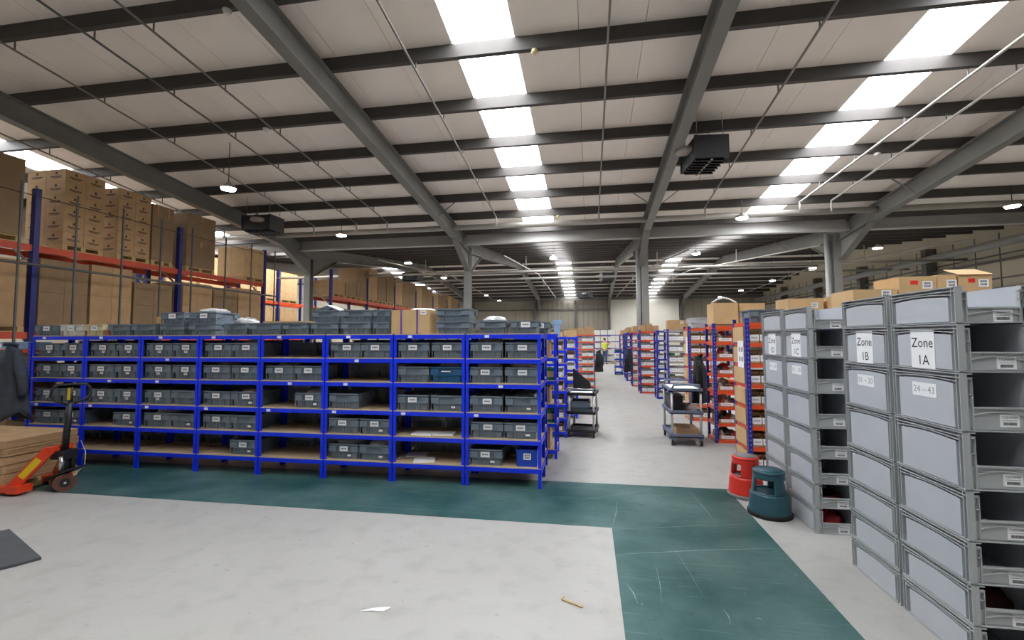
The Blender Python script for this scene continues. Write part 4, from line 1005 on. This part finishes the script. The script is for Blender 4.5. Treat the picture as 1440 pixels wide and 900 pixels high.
# far racking
k = 0
for yb in (16.6, 19.6, 22.6, 25.6, 28.6, 31.6):
    for q in range(3):
        k += 1; y = yb+.1+q*.95; zt = 3.45+random.uniform(1.25, 1.6) if k > 2 else 4.1; n = 1 if k % 3 else 2
        nm = 'far racking load %s past the column' % (ORD[k-1] if k <= 12 else str(k)+'th')
        load(y, y+.9, 3.45, zt, n, 2 if k % 2 else 1, 'upper '+nm, (CARD3, CARD, CARD3)[k % 3], deep=1, xd=.9)
        if k < 7: load(y, y+.9, 1.9, 3.0, 1, 1, 'mid '+nm, CARD3, deep=1, xd=.9)
for k in range(5):
    y = (13.55, 14.95, 16.55, 17.95, 19.55)[k]
    load(y, y+1.25, 3.5, 4.95, 2, 4, 'back racking upper load %s' % ORD[k], CARD2, 0, xf=-14.42, xd=.9, deep=1)
    load(y, y+1.25, 1.8, 3.2, 2, 2, 'back racking mid load %s' % ORD[k], CARD2, 0, xf=-14.42, xd=.9, deep=1)
# netting frame in front of the near racking
t = thing('netting_frame', 'thin grey post and rail frame in front of the near racking', 'frame')
for y in (6.25, 7.12, 8.0, 8.87, 9.7, 10.75, 11.7, 12.7): MB().box(-9.614,-9.586,y-.014,y+.014,0,4.5).build('post', STEEL, t)
for z, r in ((3.08,.025),(4.3,.008),(1.6,.02)): MB().tube([(-9.6,5.0,z),(-9.6,12.8,z)], r, 6).build('rail', STEEL if r > .01 else BLACK, t)
# ================================================================ PERSON
def skin_part(name, verts, edgs, radii, m, parent, sub=2):
    me = bpy.data.meshes.new(name); me.from_pydata(verts, edgs, []); me.materials.append(m)
    o = obj(name, me, parent); o.modifiers.new('skin', 'SKIN'); sv = me.skin_vertices[0].data
    for i, r in enumerate(radii): sv[i].radius = (r, r) if not isinstance(r, tuple) else r; sv[i].use_root = (i == 0)
    s = o.modifiers.new('sub', 'SUBSURF'); s.levels = sub; s.render_levels = sub
    return o
pr = thing('person', 'person in hi-vis vest and jeans reaching to the white boxes', 'person', (1.05, 31.3, 0), -.5)
V = [(0,0,.95),(0,0,1.1),(0,0,1.28),(0,0,1.42),(0,0,1.5),(0,.01,1.58),(0,.01,1.68),
     (-.09,0,.9),(-.1,.02,.5),(-.1,-.01,.09),(-.1,.12,.04),(.09,0,.9),(.1,-.03,.5),(.1,-.03,.09),(.1,.1,.04),
     (-.18,0,1.38),(-.24,.12,1.16),(-.2,.33,1.2),(-.19,.41,1.22),(.18,0,1.38),(.27,.14,1.3),(.24,.34,1.46),(.23,.42,1.5)]
Ed = [(0,1),(1,2),(2,3),(3,4),(4,5),(5,6),(0,7),(7,8),(8,9),(9,10),(0,11),(11,12),(12,13),(13,14),(3,15),(15,16),(16,17),(17,18),(3,19),(19,20),(20,21),(21,22)]
Rr = [.13,.125,.14,.12,.055,.085,.075,.085,.06,.045,.04,.085,.06,.045,.04,.055,.042,.035,.03,.055,.042,.035,.03]
skin_part('body', V, Ed, Rr, SKIN, pr)
skin_part('trousers', [(0,0,.98),(-.09,0,.88),(-.1,.02,.5),(-.1,-.01,.1),(.09,0,.88),(.1,-.03,.5),(.1,-.03,.1)], [(0,1),(1,2),(2,3),(0,4),(4,5),(5,6)], [.15,.1,.075,.065,.1,.075,.065], DENIM, pr)
skin_part('vest', [(0,0,.95),(0,0,1.1),(0,0,1.28),(0,0,1.41),(-.17,.0,1.38),(.17,0,1.38)], [(0,1),(1,2),(2,3),(3,4),(3,5)], [.155,.15,.165,.13,.075,.075], HIVIS, pr)
skin_part('hair', [(0,-.03,1.6),(0,-.02,1.69),(0,.03,1.72)], [(0,1),(1,2)], [.085,.09,.07], HAIR, pr)
for s in (-1, 1): MB().lathe([(.045,0),(.05,.03),(.03,.08)], 10, (s*.1, .05, 0), sy=2.2).build('shoe', BLACK, pr)
carton((1.45, 31.6, 0), 'small brown carton on the floor beside the person', .3, .3, .2, CARD)
